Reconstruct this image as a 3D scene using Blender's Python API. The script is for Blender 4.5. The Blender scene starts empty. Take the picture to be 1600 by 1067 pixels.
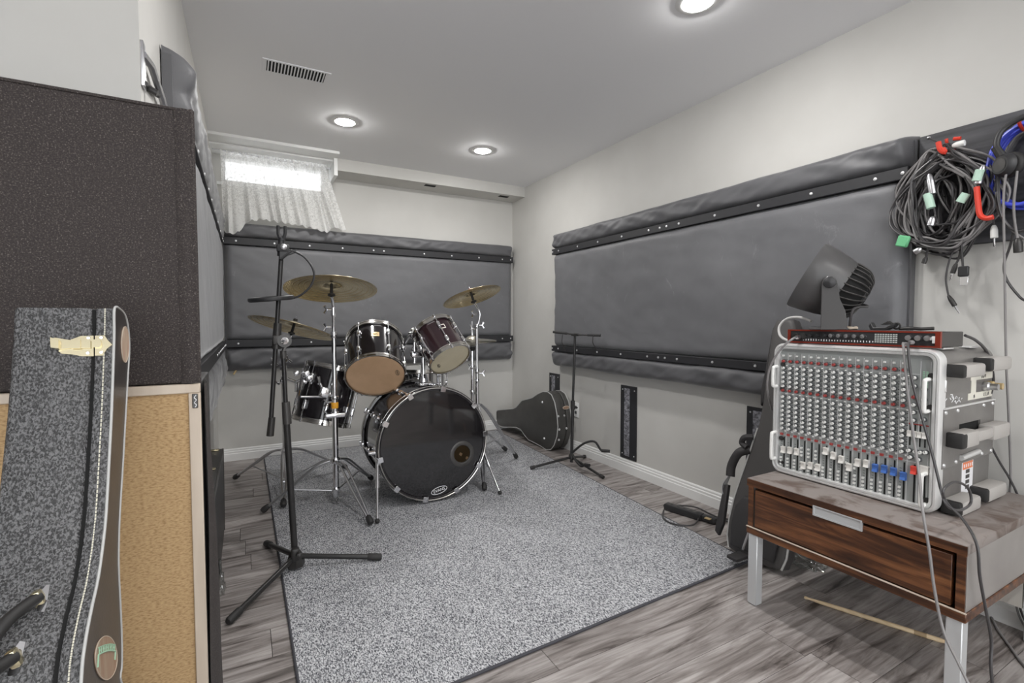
import bpy, bmesh, math, random
from math import sin, cos, pi, radians, sqrt
from mathutils import Vector, Matrix, noise as mn

# ------------------------------------------------------------------ camera, world, exposure
SC = bpy.context.scene
COL = SC.collection
random.seed(4)
F_PX, HOR = 755.0, 502.0
PITCH = math.atan((533.5 - HOR) / F_PX)
YAW = radians(28.83)
CAM_H = 1.0
cam_data = bpy.data.cameras.new('camera')
cam_data.sensor_fit = 'HORIZONTAL'
cam_data.sensor_width = 36.0
cam_data.lens = F_PX / 1600 * 36.0
cam_data.clip_start = 0.02
cam = bpy.data.objects.new('camera', cam_data)
COL.objects.link(cam)
cam.location = (0, 0, CAM_H)
cam.rotation_euler = (pi / 2 - PITCH, 0, -YAW)
SC.camera = cam

world = bpy.data.worlds.new('daylight')
SC.world = world
world.use_nodes = True
wn = world.node_tree.nodes
wn['Background'].inputs[0].default_value = (0.95, 0.975, 1.0, 1)
wn['Background'].inputs[1].default_value = 2.1

SC.view_settings.view_transform = 'Standard'
SC.view_settings.look = 'None'
SC.view_settings.exposure = 0.70
SC.view_settings.gamma = 1.0
SC.view_settings.use_curve_mapping = False
LAMP = 215.0            # radiance of every recessed ceiling lamp

# camera frame (used only to read off positions at a known depth plane)
FWD = Vector((sin(YAW) * cos(PITCH), cos(YAW) * cos(PITCH), -sin(PITCH)))
RGT = Vector((cos(YAW), -sin(YAW), 0))
CUP = RGT.cross(FWD)
EYE = Vector((0, 0, CAM_H))
def ray(u, v): return FWD + RGT * ((u - 800) / F_PX) - CUP * ((v - 533.5) / F_PX)
def _hit(u, v, ax, val):
    d = ray(u, v); return EYE + d * ((val - EYE[ax]) / d[ax])
def PX(u, v, x): return _hit(u, v, 0, x)
def PY(u, v, y): return _hit(u, v, 1, y)
def PZ(u, v, z=0.0): return _hit(u, v, 2, z)
def frame_dir(r, up, depth, u, v):
    k = ray(u, v).normalized(); a = RGT * r + CUP * up; a = (a - k * a.dot(k)).normalized() * sqrt(r * r + up * up)
    return (a + k * depth).normalized()

# ------------------------------------------------------------------ materials
def _nt(name):
    m = bpy.data.materials.new(name); m.use_nodes = True
    return m, m.node_tree, m.node_tree.nodes['Principled BSDF']
def _coords(nt, scale=(1, 1, 1), rnd=False):
    tc = nt.nodes.new('ShaderNodeTexCoord')
    mp = nt.nodes.new('ShaderNodeMapping'); mp.inputs['Scale'].default_value = scale
    src = tc.outputs['Object']
    if rnd:
        oi = nt.nodes.new('ShaderNodeObjectInfo')
        mul = nt.nodes.new('ShaderNodeMath'); mul.operation = 'MULTIPLY'; mul.inputs[1].default_value = 57.0
        nt.links.new(oi.outputs['Random'], mul.inputs[0])
        add = nt.nodes.new('ShaderNodeVectorMath'); add.operation = 'ADD'
        nt.links.new(src, add.inputs[0]); nt.links.new(mul.outputs[0], add.inputs[1])
        src = add.outputs[0]
    nt.links.new(src, mp.inputs['Vector'])
    return mp.outputs['Vector']
def _noise(nt, vec, scale, detail=3, rough=.55, dist=0.0):
    n = nt.nodes.new('ShaderNodeTexNoise')
    n.inputs['Scale'].default_value = scale; n.inputs['Detail'].default_value = detail
    n.inputs['Roughness'].default_value = rough; n.inputs['Distortion'].default_value = dist
    nt.links.new(vec, n.inputs['Vector']); return n.outputs['Fac']
def _ramp(nt, fac, stops):
    r = nt.nodes.new('ShaderNodeValToRGB'); e = r.color_ramp.elements
    while len(e) < len(stops): e.new(0.5)
    for i, (p, c) in enumerate(stops):
        e[i].position = p; e[i].color = (*c, 1) if len(c) == 3 else c
    nt.links.new(fac, r.inputs['Fac']); return r.outputs['Color']
def _bump(nt, b, h, strength, dist=.002):
    n = nt.nodes.new('ShaderNodeBump'); n.inputs['Strength'].default_value = strength
    n.inputs['Distance'].default_value = dist
    nt.links.new(h, n.inputs['Height']); nt.links.new(n.outputs['Normal'], b.inputs['Normal'])
def M(name, col, rough=.5, metal=0., var=None, bump=None, scale=(1, 1, 1), rnd=False, spec=None, coat=0., **kw):
    """var=(noise scale, colour at low, colour at high[, detail]); bump=(scale, strength[, distance])"""
    m, nt, b = _nt(name)
    b.inputs['Base Color'].default_value = (*col, 1)
    b.inputs['Roughness'].default_value = rough; b.inputs['Metallic'].default_value = metal
    if spec is not None: b.inputs['Specular IOR Level'].default_value = spec
    if coat: b.inputs['Coat Weight'].default_value = coat; b.inputs['Coat Roughness'].default_value = .06
    if var or bump: vec = _coords(nt, scale, rnd)
    if var:
        f = _noise(nt, vec, var[0], var[3] if len(var) > 3 else 4)
        nt.links.new(_ramp(nt, f, [(.32, var[1]), (.68, var[2])]), b.inputs['Base Color'])
    if bump:
        _bump(nt, b, _noise(nt, vec, bump[0], 3), bump[1], bump[2] if len(bump) > 2 else .002)
    return m

m_wall = M('wall_paint', (.575, .565, .54), .7, var=(3, (.555, .545, .52), (.595, .585, .56)), bump=(220, .05, .001))
m_ceil = M('ceiling_paint', (.86, .86, .875), .8, bump=(160, .08, .001))
m_white = M('white_trim', (.80, .80, .79), .4)
m_sub = M('subfloor', (.05, .045, .04), .9)

def plank_mat():
    m, nt, b = _nt('grey_laminate')
    v1 = _coords(nt, (1.1, 9, 9), True); v2 = _coords(nt, (2.5, 60, 60), True); v3 = _coords(nt, (.9, 4, 4), True)
    f1 = _noise(nt, v1, 2.2, 5, .62, 1.4); f2 = _noise(nt, v2, 2.0, 3, .5, .3); f3 = _noise(nt, v3, 1.4, 2)
    c1 = _ramp(nt, f1, [(.30, (.075, .062, .057)), (.43, (.27, .243, .232)), (.58, (.46, .43, .42)), (.8, (.57, .545, .535))])
    c2 = _ramp(nt, f2, [(.35, (.55, .54, .53)), (.6, (1, 1, 1))])
    c3 = _ramp(nt, f3, [(.3, (.68, .66, .65)), (.7, (1.0, .99, .98))])
    mx = nt.nodes.new('ShaderNodeMix'); mx.data_type = 'RGBA'; mx.blend_type = 'MULTIPLY'; mx.inputs[0].default_value = .6
    nt.links.new(c1, mx.inputs[6]); nt.links.new(c2, mx.inputs[7])
    my = nt.nodes.new('ShaderNodeMix'); my.data_type = 'RGBA'; my.blend_type = 'MULTIPLY'; my.inputs[0].default_value = 1
    nt.links.new(mx.outputs[2], my.inputs[6]); nt.links.new(c3, my.inputs[7])
    nt.links.new(my.outputs[2], b.inputs['Base Color'])
    b.inputs['Roughness'].default_value = .42
    _bump(nt, b, f2, .12, .001)
    return m
m_plank = plank_mat()

def rug_mat():
    m, nt, b = _nt('heather_carpet')
    v = _coords(nt, (1, .45, 1)); mp = v.node; mp.inputs['Rotation'].default_value = (0, 0, .35)
    f = _noise(nt, v, 290, 2, .6, .2); f2 = _noise(nt, _coords(nt, (1, 1, 1)), 6, 2)
    c = _ramp(nt, f, [(.35, (.045, .048, .06)), (.455, (.23, .234, .25)), (.54, (.47, .475, .495)), (.65, (.69, .695, .715))])
    c2 = _ramp(nt, f2, [(.3, (.88, .88, .88)), (.7, (1, 1, 1))])
    mx = nt.nodes.new('ShaderNodeMix'); mx.data_type = 'RGBA'; mx.blend_type = 'MULTIPLY'; mx.inputs[0].default_value = 1
    nt.links.new(c, mx.inputs[6]); nt.links.new(c2, mx.inputs[7])
    nt.links.new(mx.outputs[2], b.inputs['Base Color'])
    b.inputs['Roughness'].default_value = .95
    _bump(nt, b, f, .5, .004)
    return m
m_rug = rug_mat()
m_bind = M('rug_binding', (.06, .06, .07), .9)

def vinyl_mat(name, lo, hi, scratch=True):
    m, nt, b = _nt(name)
    v = _coords(nt)
    f = _noise(nt, v, 3.2, 5, .6)
    c = _ramp(nt, f, [(.3, lo), (.7, hi)])
    if scratch:
        s = _noise(nt, _coords(nt, (5, 5, 2.2)), 2.3, 8, .78, 1.0)
        k = _ramp(nt, s, [(.61, (0, 0, 0)), (.74, (.55, .55, .55))])
        mx = nt.nodes.new('ShaderNodeMix'); mx.data_type = 'RGBA'
        nt.links.new(k, mx.inputs[0]); nt.links.new(c, mx.inputs[6]); mx.inputs[7].default_value = (.30, .30, .31, 1)
        c = mx.outputs[2]
    nt.links.new(c, b.inputs['Base Color'])
    b.inputs['Roughness'].default_value = .5
    b.inputs['Sheen Weight'].default_value = .35; b.inputs['Sheen Roughness'].default_value = .35
    _bump(nt, b, _noise(nt, v, 420, 2), .22, .001)
    return m
m_vinyl = vinyl_mat('grey_vinyl', (.125, .126, .134), (.158, .159, .168))
m_vroll = vinyl_mat('grey_vinyl_roll', (.088, .088, .094), (.112, .112, .119), False)
m_strip = M('dark_strip', (.022, .022, .025), .5)
m_board = M('dark_stained_board', (.05, .05, .056), .55, var=(3, (.03, .03, .034), (.085, .085, .093)), scale=(1, 1.2, 14), bump=(6, .3))

m_chrome = M('chrome', (.86, .86, .88), .09, 1.0)
m_steel = M('brushed_steel', (.62, .62, .64), .3, 1.0)
m_screw = M('screw_head', (.75, .75, .76), .3, .6)
m_blackgl = M('black_gloss', (.012, .010, .012), .12, coat=.8)
m_plum = M('dark_plum_lacquer', (.028, .012, .016), .14, coat=.8)
m_hoop = M('hoop_silver', (.66, .64, .61), .16, 1.0)
m_headblk = M('bass_head_black', (.010, .009, .010), .07, coat=1.0)
m_headtan = M('drum_head_amber', (.66, .43, .26), .33, var=(7, (.60, .385, .225), (.72, .48, .30)), coat=.3)
def head_mat(name, col):
    m, nt, b = _nt(name); b.inputs['Base Color'].default_value = (*col, 1); b.inputs['Roughness'].default_value = .35
    tl = nt.nodes.new('ShaderNodeBsdfTranslucent'); tl.inputs[0].default_value = (*[min(1, c * 1.6) for c in col], 1)
    mx = nt.nodes.new('ShaderNodeMixShader'); mx.inputs[0].default_value = .8; o = nt.nodes['Material Output']
    nt.links.new(b.outputs[0], mx.inputs[1]); nt.links.new(tl.outputs[0], mx.inputs[2]); nt.links.new(mx.outputs[0], o.inputs[0]); return m
m_headtrl = head_mat('drum_head_film', (.62, .44, .25))
m_headclr = M('drum_head_cream', (.60, .53, .37), .33, var=(7, (.55, .48, .33), (.65, .58, .42)), coat=.3)
m_headwht = M('drum_head_white', (.7, .7, .68), .5)
m_brass = M('cymbal_bronze', (.60, .52, .36), .26, 1.0, var=(9, (.48, .41, .27), (.70, .62, .45)), scale=(1, 1, 1))
m_hat = M('hat_bronze', (.74, .70, .60), .28, 1.0)
m_gold = M('gold_plate', (.62, .47, .25), .4, .5)
m_latch = M('pale_gold_latch', (.66, .59, .40), .24, .9)
m_rubber = M('black_rubber', (.022, .021, .021), .6)
m_black = M('black_plastic', (.026, .026, .028), .45)
m_metblk = M('black_steel', (.040, .038, .037), .38, .3)
m_tubeblk = M('black_tube', (.030, .029, .029), .28, .2)
m_cable = M('black_cable', (.055, .052, .054), .33)
m_cabgrey = M('grey_cable', (.24, .23, .23), .38)
m_cabwht = M('pale_cable', (.62, .61, .60), .45)
m_blue = M('blue_cable', (.085, .115, .72), .3)
m_red = M('red_plastic', (.70, .055, .030), .4)
m_green = M('green_tape', (.16, .52, .26), .5)
m_mint = M('mint_tape', (.50, .70, .58), .5)
m_knobw = M('knob_cap', (.82, .82, .80), .4)
m_knobg = M('knob_skirt', (.10, .105, .11), .45)
m_knobr = M('knob_red', (.36, .055, .05), .4)
m_panel = M('mixer_panel', (.36, .38, .375), .45, .3)
m_frame = M('case_rim_aluminium', (.76, .76, .755), .34, .45)
m_caseside = M('case_side_laminate', (.20, .19, .18), .35, .35, var=(5, (.16, .15, .145), (.25, .24, .23)))
m_bumper = M('grey_rubber_bumper', (.43, .41, .39), .6)
m_faderw = M('fader_white', (.78, .76, .72), .4)
m_faderb = M('fader_blue', (.06, .16, .50), .4)
m_faderr = M('fader_red', (.75, .07, .05), .4)
m_redmetal = M('red_anodised', (.30, .045, .026), .35, .5)
m_greymetal = M('grey_metal', (.075, .072, .070), .4, .4)
m_fan = M('fan_charcoal', (.075, .073, .074), .38)
m_ply = M('beige_wood_frame', (.60, .51, .41), .5, var=(3, (.55, .46, .37), (.66, .57, .47)), scale=(8, 8, 1))
def grille_mat():
    m, nt, b = _nt('tan_grille_cloth')
    f = _noise(nt, _coords(nt, (160, 160, 420)), 1.0, 2, .5); g = _noise(nt, _coords(nt), 2.5, 2)
    c = _ramp(nt, f, [(.32, (.36, .225, .105)), (.5, (.50, .335, .170)), (.7, (.57, .395, .21))])
    nt.links.new(c, b.inputs['Base Color']); b.inputs['Roughness'].default_value = .85
    _bump(nt, b, f, .35, .001)
    return m
m_grille = grille_mat()
def cover_mat():
    m, nt, b = _nt('black_cabinet_cover')
    f = _noise(nt, _coords(nt), 430, 2, .65); g = _noise(nt, _coords(nt), 4, 3)
    c = _ramp(nt, f, [(.42, (.026, .0205, .0195)), (.60, (.055, .044, .041)), (.72, (.16, .14, .13)), (.80, (.4, .38, .36))])
    nt.links.new(c, b.inputs['Base Color']); b.inputs['Roughness'].default_value = .8
    _bump(nt, b, f, .3, .001)
    return m
m_cover = cover_mat()
def tolex_mat(name, lo, hi, scale, rough=.38, strength=.9):
    m, nt, b = _nt(name)
    v = _coords(nt, (1, 1, .62))
    w = _noise(nt, v, scale, 3, .55, .55); g = _noise(nt, _coords(nt), 9, 3)
    c = _ramp(nt, w, [(.43, lo), (.60, hi)])  # raised grain coloured lighter, a painted stand-in for gloss on the wrinkles
    nt.links.new(c, b.inputs['Base Color']); b.inputs['Roughness'].default_value = rough
    _bump(nt, b, w, strength, .0022)
    return m
m_tolex = tolex_mat('black_grained_tolex', (.030, .030, .031), (.17, .17, .175), 420, .27, 1.0)
m_tolexs = tolex_mat('black_case_vinyl', (.020, .0195, .019), (.050, .048, .047), 330, .42, .35)
m_lid = M('dark_lid_vinyl', (.050, .044, .042), .35, var=(12, (.036, .031, .030), (.064, .057, .054)), bump=(300, .12))
m_casegrey = M('charcoal_case_vinyl', (.060, .058, .055), .5, var=(10, (.052, .050, .047), (.070, .068, .064)), bump=(300, .15))
m_piping = M('pale_piping', (.50, .50, .49), .5)
m_stitch = M('cream_thread', (.72, .69, .58), .7)
m_bag = M('grey_bag_nylon', (.070, .066, .065), .55, bump=(300, .3))
m_bagdk = M('dark_bag_nylon', (.032, .030, .031), .6, bump=(300, .3))
def wood_mat():
    m, nt, b = _nt('dark_walnut')
    f = _noise(nt, _coords(nt, (14, 1.3, 14)), 3.0, 5, .6, .6)
    c = _ramp(nt, f, [(.3, (.022, .0085, .0045)), (.48, (.070, .025, .010)), (.62, (.17, .066, .025)), (.78, (.27, .115, .046))])
    nt.links.new(c, b.inputs['Base Color']); b.inputs['Roughness'].default_value = .4
    return m
m_walnut = wood_mat()
def dusty_mat():
    m, nt, b = _nt('dusty_walnut_top')
    f = _noise(nt, _coords(nt, (6, 1.6, 6)), 3.0, 4, .6, .5); g = _noise(nt, _coords(nt), 9, 4, .65, .8)
    c = _ramp(nt, f, [(.3, (.075, .050, .040)), (.7, (.16, .118, .10))])
    k = _ramp(nt, g, [(.50, (1, 1, 1)), (.66, (0, 0, 0))])
    mx = nt.nodes.new('ShaderNodeMix'); mx.data_type = 'RGBA'
    nt.links.new(k, mx.inputs[0]); nt.links.new(c, mx.inputs[6]); mx.inputs[7].default_value = (.245, .215, .20, 1)
    nt.links.new(mx.outputs[2], b.inputs['Base Color']); b.inputs['Roughness'].default_value = .6
    return m
m_dusty = dusty_mat()
m_side = M('grey_brown_side', (.27, .25, .235), .35, .1, var=(4, (.23, .21, .2), (.31, .29, .275)))
m_silver = M('silver_paint', (.60, .61, .62), .35, .3)
m_paleback = M('pale_back_panel', (.5, .47, .43), .6)
m_hick = M('hickory', (.72, .56, .35), .5, var=(4, (.62, .47, .28), (.78, .62, .41)), scale=(20, 3, 20))
m_dark = M('dark_void', (.006, .006, .006), .9)
m_label = M('paper_label', (.72, .70, .62), .7)
m_orange = M('orange_print', (.75, .22, .10), .6)
m_orangepl = M('orange_plastic', (.80, .38, .03), .4)
m_ink = M('ink', (.03, .03, .035), .6)
m_whiteink = M('white_print', (.8, .8, .82), .5)
m_blueled = M('grid_print', (.55, .58, .56), .5)
m_velcro = M('velcro_hook_tape', (.05, .05, .055), .35, var=(60, (.02, .02, .022), (.38, .38, .42), 5), scale=(1, 1, 1.6), bump=(180, 1.0))
m_sticker = M('brown_sticker', (.36, .22, .15), .45, var=(25, (.42, .34, .25), (.30, .15, .09)), scale=(1, 2.5, .3))
m_stickertan = M('tan_sticker', (.60, .47, .34), .45, var=(30, (.62, .52, .4), (.5, .3, .22)), scale=(1, 3, .5))
m_stickergrn = M('green_lettering', (.42, .68, .50), .5)

def glass_mat(name, tint=(1, 1, 1), mixf=.12):
    m = bpy.data.materials.new(name); m.use_nodes = True; nt = m.node_tree
    for n in list(nt.nodes): nt.nodes.remove(n)
    o = nt.nodes.new('ShaderNodeOutputMaterial'); t = nt.nodes.new('ShaderNodeBsdfTransparent'); g = nt.nodes.new('ShaderNodeBsdfGlossy')
    t.inputs[0].default_value = (*tint, 1); g.inputs['Roughness'].default_value = .03
    mx = nt.nodes.new('ShaderNodeMixShader'); mx.inputs[0].default_value = mixf
    nt.links.new(t.outputs[0], mx.inputs[1]); nt.links.new(g.outputs[0], mx.inputs[2]); nt.links.new(mx.outputs[0], o.inputs[0])
    return m
m_glass = glass_mat('window_glass', (1, 1, 1), .06)
m_clear = glass_mat('clear_plastic_film', (.86, .88, .87), .30)

def lace_mat():
    m = bpy.data.materials.new('white_lace'); m.use_nodes = True; nt = m.node_tree
    for n in list(nt.nodes): nt.nodes.remove(n)
    o = nt.nodes.new('ShaderNodeOutputMaterial')
    d = nt.nodes.new('ShaderNodeBsdfDiffuse'); tl = nt.nodes.new('ShaderNodeBsdfTranslucent'); tr = nt.nodes.new('ShaderNodeBsdfTransparent')
    d.inputs[0].default_value = (.86, .86, .84, 1); tl.inputs[0].default_value = (.86, .86, .86, 1)
    mx = nt.nodes.new('ShaderNodeMixShader'); mx.inputs[0].default_value = .35
    nt.links.new(d.outputs[0], mx.inputs[1]); nt.links.new(tl.outputs[0], mx.inputs[2])
    vec = _coords(nt); f = _noise(nt, vec, 95, 3, .6, 1.0)
    sx = nt.nodes.new('ShaderNodeSeparateXYZ'); nt.links.new(vec, sx.inputs[0])
    # embroidery gets denser towards the hem (object z runs from 0 at the rod to -.55)
    mr = nt.nodes.new('ShaderNodeMapRange'); mr.inputs[1].default_value = -.28; mr.inputs[2].default_value = -.50
    mr.inputs[3].default_value = 0.0; mr.inputs[4].default_value = .16
    nt.links.new(sx.outputs[2], mr.inputs[0])
    ad = nt.nodes.new('ShaderNodeMath'); ad.operation = 'ADD'; nt.links.new(f, ad.inputs[0]); nt.links.new(mr.outputs[0], ad.inputs[1])
    k = _ramp(nt, ad.outputs[0], [(.44, (.62, .62, .62)), (.60, (.95, .95, .95))])
    m2 = nt.nodes.new('ShaderNodeMixShader'); nt.links.new(k, m2.inputs[0])
    nt.links.new(tr.outputs[0], m2.inputs[1]); nt.links.new(mx.outputs[0], m2.inputs[2]); nt.links.new(m2.outputs[0], o.inputs[0])
    return m
m_lace = lace_mat()
def emit_mat(name, col, s):
    m = bpy.data.materials.new(name); m.use_nodes = True; nt = m.node_tree
    b = nt.nodes['Principled BSDF']
    b.inputs['Base Color'].default_value = (.9, .9, .9, 1)
    b.inputs['Emission Color'].default_value = (*col, 1); b.inputs['Emission Strength'].default_value = s
    return m
m_lamp = emit_mat('lamp_lens', (1.0, .985, .965), LAMP)

# ------------------------------------------------------------------ mesh building
ORG = {}
class MB:
    def __init__(s): s.v = []; s.f = []; s.mi = []; s.cur = 0
    def _add(s, vs, fs):
        o = len(s.v); s.v += [Vector(v) for v in vs]; s.f += [tuple(i + o for i in f) for f in fs]; s.mi += [s.cur] * len(fs)
        return s
    def box(s, c, size, R=None, bev=0.0, seg=2):
        c = Vector(c); R = R or Matrix.Identity(3)
        if bev <= 0:
            a, b, d = (k / 2 for k in size)
            P = [Vector((x, y, z)) for z in (-d, d) for y in (-b, b) for x in (-a, a)]
            return s._add([c + R @ p for p in P], [(0, 2, 3, 1), (4, 5, 7, 6), (0, 1, 5, 4), (2, 6, 7, 3), (0, 4, 6, 2), (1, 3, 7, 5)])
        bm = bmesh.new(); bmesh.ops.create_cube(bm, size=1)
        for v in bm.verts: v.co = Vector((v.co.x * size[0], v.co.y * size[1], v.co.z * size[2]))
        bmesh.ops.bevel(bm, geom=bm.edges[:], offset=bev, segments=seg, profile=.5, affect='EDGES')
        bm.verts.index_update()
        s._add([c + R @ v.co for v in bm.verts], [tuple(v.index for v in f.verts) for f in bm.faces]); bm.free()
        return s
    def bx(s, x0, x1, y0, y1, z0, z1, bev=0.0, seg=2):
        return s.box(((x0 + x1) / 2, (y0 + y1) / 2, (z0 + z1) / 2), (x1 - x0, y1 - y0, z1 - z0), None, bev, seg)
    def cyl(s, p0, p1, r0, r1=None, n=16, caps=True):
        p0, p1 = Vector(p0), Vector(p1); r1 = r0 if r1 is None else r1
        return s.revolve(p0, p1 - p0, [(r0, 0), (r1, (p1 - p0).length)], n, caps)
    def revolve(s, o, axis, prof, n=24, caps=True, xdir=None):
        """profile of (radius, height along axis) about o"""
        o = Vector(o); z = Vector(axis).normalized()
        t = Vector(xdir) if xdir else (Vector((1, 0, 0)) if abs(z.x) < .8 else Vector((0, 1, 0)))
        x = (t - z * t.dot(z)).normalized(); y = z.cross(x)
        vs = []; fs = []
        for r, h in prof:
            for i in range(n):
                a = 2 * pi * i / n; vs.append(o + z * h + (x * cos(a) + y * sin(a)) * r)
        for j in range(len(prof) - 1):
            for i in range(n):
                k = (i + 1) % n; fs.append((j * n + i, j * n + k, (j + 1) * n + k, (j + 1) * n + i))
        if caps:
            if prof[0][0] > 1e-6: fs.append(tuple(reversed(range(n))))
            if prof[-1][0] > 1e-6: fs.append(tuple((len(prof) - 1) * n + i for i in range(n)))
        return s._add(vs, fs)
    def tube(s, pts, r, n=8, closed=False, caps=True, radii=None):
        pts = [Vector(p) for p in pts]; m = len(pts); vs = []; fs = []
        T = []
        for i in range(m):
            a = pts[(i - 1) % m] if (closed or i > 0) else pts[0]; b = pts[(i + 1) % m] if (closed or i < m - 1) else pts[-1]
            d = b - a; T.append(d.normalized() if d.length > 1e-9 else Vector((0, 0, 1)))
        t0 = T[0]; x = t0.orthogonal().normalized()
        for i in range(m):
            x = (x - T[i] * x.dot(T[i]));
            x = x.normalized() if x.length > 1e-6 else T[i].orthogonal().normalized()
            y = T[i].cross(x); rr = radii[i] if radii else r
            for k in range(n):
                a = 2 * pi * k / n; vs.append(pts[i] + (x * cos(a) + y * sin(a)) * rr)
        for j in range(m if closed else m - 1):
            j2 = (j + 1) % m
            for k in range(n):
                l = (k + 1) % n; fs.append((j * n + k, j * n + l, j2 * n + l, j2 * n + k))
        if caps and not closed:
            fs.append(tuple(reversed(range(n)))); fs.append(tuple((m - 1) * n + i for i in range(n)))
        return s._add(vs, fs)
    def ring(s, c, axis, R, r, n=40, m=8, rz=None):
        z = Vector(axis).normalized(); x = z.orthogonal().normalized(); y = z.cross(x); c = Vector(c); rz = rz or r
        vs = []; fs = []
        for i in range(n):
            a = 2 * pi * i / n; d = x * cos(a) + y * sin(a)
            for k in range(m):
                b = 2 * pi * k / m; vs.append(c + d * (R + r * cos(b)) + z * rz * sin(b))
        for i in range(n):
            for k in range(m):
                i2 = (i + 1) % n; k2 = (k + 1) % m; fs.append((i * m + k, i2 * m + k, i2 * m + k2, i * m + k2))
        return s._add(vs, fs)
    def ball(s, c, r, n=14, m=8, sc=(1, 1, 1), R=None):
        c = Vector(c); R = R or Matrix.Identity(3); vs = []; fs = []
        for j in range(m + 1):
            p = pi * j / m
            for i in range(n):
                a = 2 * pi * i / n
                vs.append(c + R @ Vector((r * sc[0] * sin(p) * cos(a), r * sc[1] * sin(p) * sin(a), r * sc[2] * cos(p))))
        for j in range(m):
            for i in range(n):
                k = (i + 1) % n; fs.append((j * n + i, (j + 1) * n + i, (j + 1) * n + k, j * n + k))
        return s._add(vs, fs)
    def grid(s, fn, nu, nv, closed_u=False):
        vs = [fn(i / nu, j / nv) for j in range(nv + 1) for i in range(nu + (0 if closed_u else 1))]
        w = nu if closed_u else nu + 1; fs = []
        for j in range(nv):
            for i in range(nu):
                k = (i + 1) % w; fs.append((j * w + i, j * w + k, (j + 1) * w + k, (j + 1) * w + i))
        return s._add(vs, fs)
    def prism(s, out, fn, d0, d1, bev=0.0, seg=3, cap0=True, cap1=True):
        """outline [(a,b)] extruded; fn(a,b,d) -> point; edges rounded by bev"""
        n = len(out); P = [Vector((a, b)) for a, b in out]
        area = sum(P[i].x * P[(i + 1) % n].y - P[(i + 1) % n].x * P[i].y for i in range(n))
        sg = 1 if area > 0 else -1
        N = []
        for i in range(n):
            e1 = (P[i] - P[i - 1]).normalized(); e2 = (P[(i + 1) % n] - P[i]).normalized()
            n1 = Vector((e1.y, -e1.x)) * sg; n2 = Vector((e2.y, -e2.x)) * sg; q = n1 + n2
            q = q.normalized() if q.length > 1e-6 else n1
            N.append(q / max(.5, q.dot(n1)))
        rings = []
        if bev > 0:
            for k in range(seg + 1):
                a = pi / 2 * k / seg; rings.append((bev * (1 - sin(a)), d0 + (d1 - d0 > 0 and 1 or -1) * bev * (1 - cos(a))))
            for k in range(seg + 1):
                a = pi / 2 * k / seg; rings.append((bev * (1 - cos(a)), d1 - (d1 - d0 > 0 and 1 or -1) * bev * (1 - sin(a))))
        else: rings = [(0, d0), (0, d1)]
        vs = []; fs = []
        for ins, d in rings:
            for i in range(n):
                q = P[i] - N[i] * ins; vs.append(Vector(fn(q.x, q.y, d)))
        R = len(rings)
        for j in range(R - 1):
            for i in range(n):
                k = (i + 1) % n; fs.append((j * n + i, j * n + k, (j + 1) * n + k, (j + 1) * n + i))
        if cap0: fs.append(tuple(reversed(range(n))))
        if cap1: fs.append(tuple((R - 1) * n + i for i in range(n)))
        return s._add(vs, fs)
    def build(s, name, mats, parent=None, smooth=40, org=None, flip=True):
        if parent is not None: o0 = ORG[parent.name]
        else: o0 = Vector(org) if org is not None else Vector((0, 0, 0))
        if org is not None: oo = Vector(org)
        else: oo = o0 if parent is not None else Vector((0, 0, 0))
        me = bpy.data.meshes.new(name)
        me.from_pydata([v - oo for v in s.v], [], s.f)
        if flip:
            bm = bmesh.new(); bm.from_mesh(me); bmesh.ops.recalc_face_normals(bm, faces=bm.faces); bm.to_mesh(me); bm.free()
        for m in (mats if isinstance(mats, (list, tuple)) else [mats]): me.materials.append(m)
        for p, i in zip(me.polygons, s.mi): p.material_index = i
        if smooth:
            me.polygons.foreach_set('use_smooth', [True] * len(me.polygons)); me.set_sharp_from_angle(angle=radians(smooth))
        me.update()
        o = bpy.data.objects.new(name, me); COL.objects.link(o)
        if parent is not None: o.parent = parent; o.location = oo - o0
        else: o.location = oo
        ORG[o.name] = oo
        return o
def thing(name, label, cat, loc, group=None):
    o = bpy.data.objects.new(name, None); COL.objects.link(o); o.location = loc; o.empty_display_size = .05
    ORG[o.name] = Vector(loc); return tag(o, label, cat, group)
def tag(o, label, cat, group=None):
    o['label'] = label; o['category'] = cat
    if group: o['group'] = group
    return o
def struct(o): o['kind'] = 'structure'; return o
def stuff(o): o['kind'] = 'stuff'; return o
def part_copy(o, parent, loc):
    c = o.copy(); COL.objects.link(c); c.parent = parent; c.location = Vector(loc) - ORG[parent.name]; ORG[c.name] = Vector(loc); return c
def spline(pts, n=8, closed=False):
    P = [Vector(p) for p in pts]; m = len(P); out = []
    for i in range(m if closed else m - 1):
        g = lambda k: P[k % m] if closed else P[max(0, min(m - 1, k))]
        a, b, c, d = g(i - 1), g(i), g(i + 1), g(i + 2)
        for j in range(n):
            t = j / n
            out.append(.5 * ((2 * b) + (c - a) * t + (2 * a - 5 * b + 4 * c - d) * t * t + (3 * b - a - 3 * c + d) * t ** 3))
    if not closed: out.append(P[-1])
    return out
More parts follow.
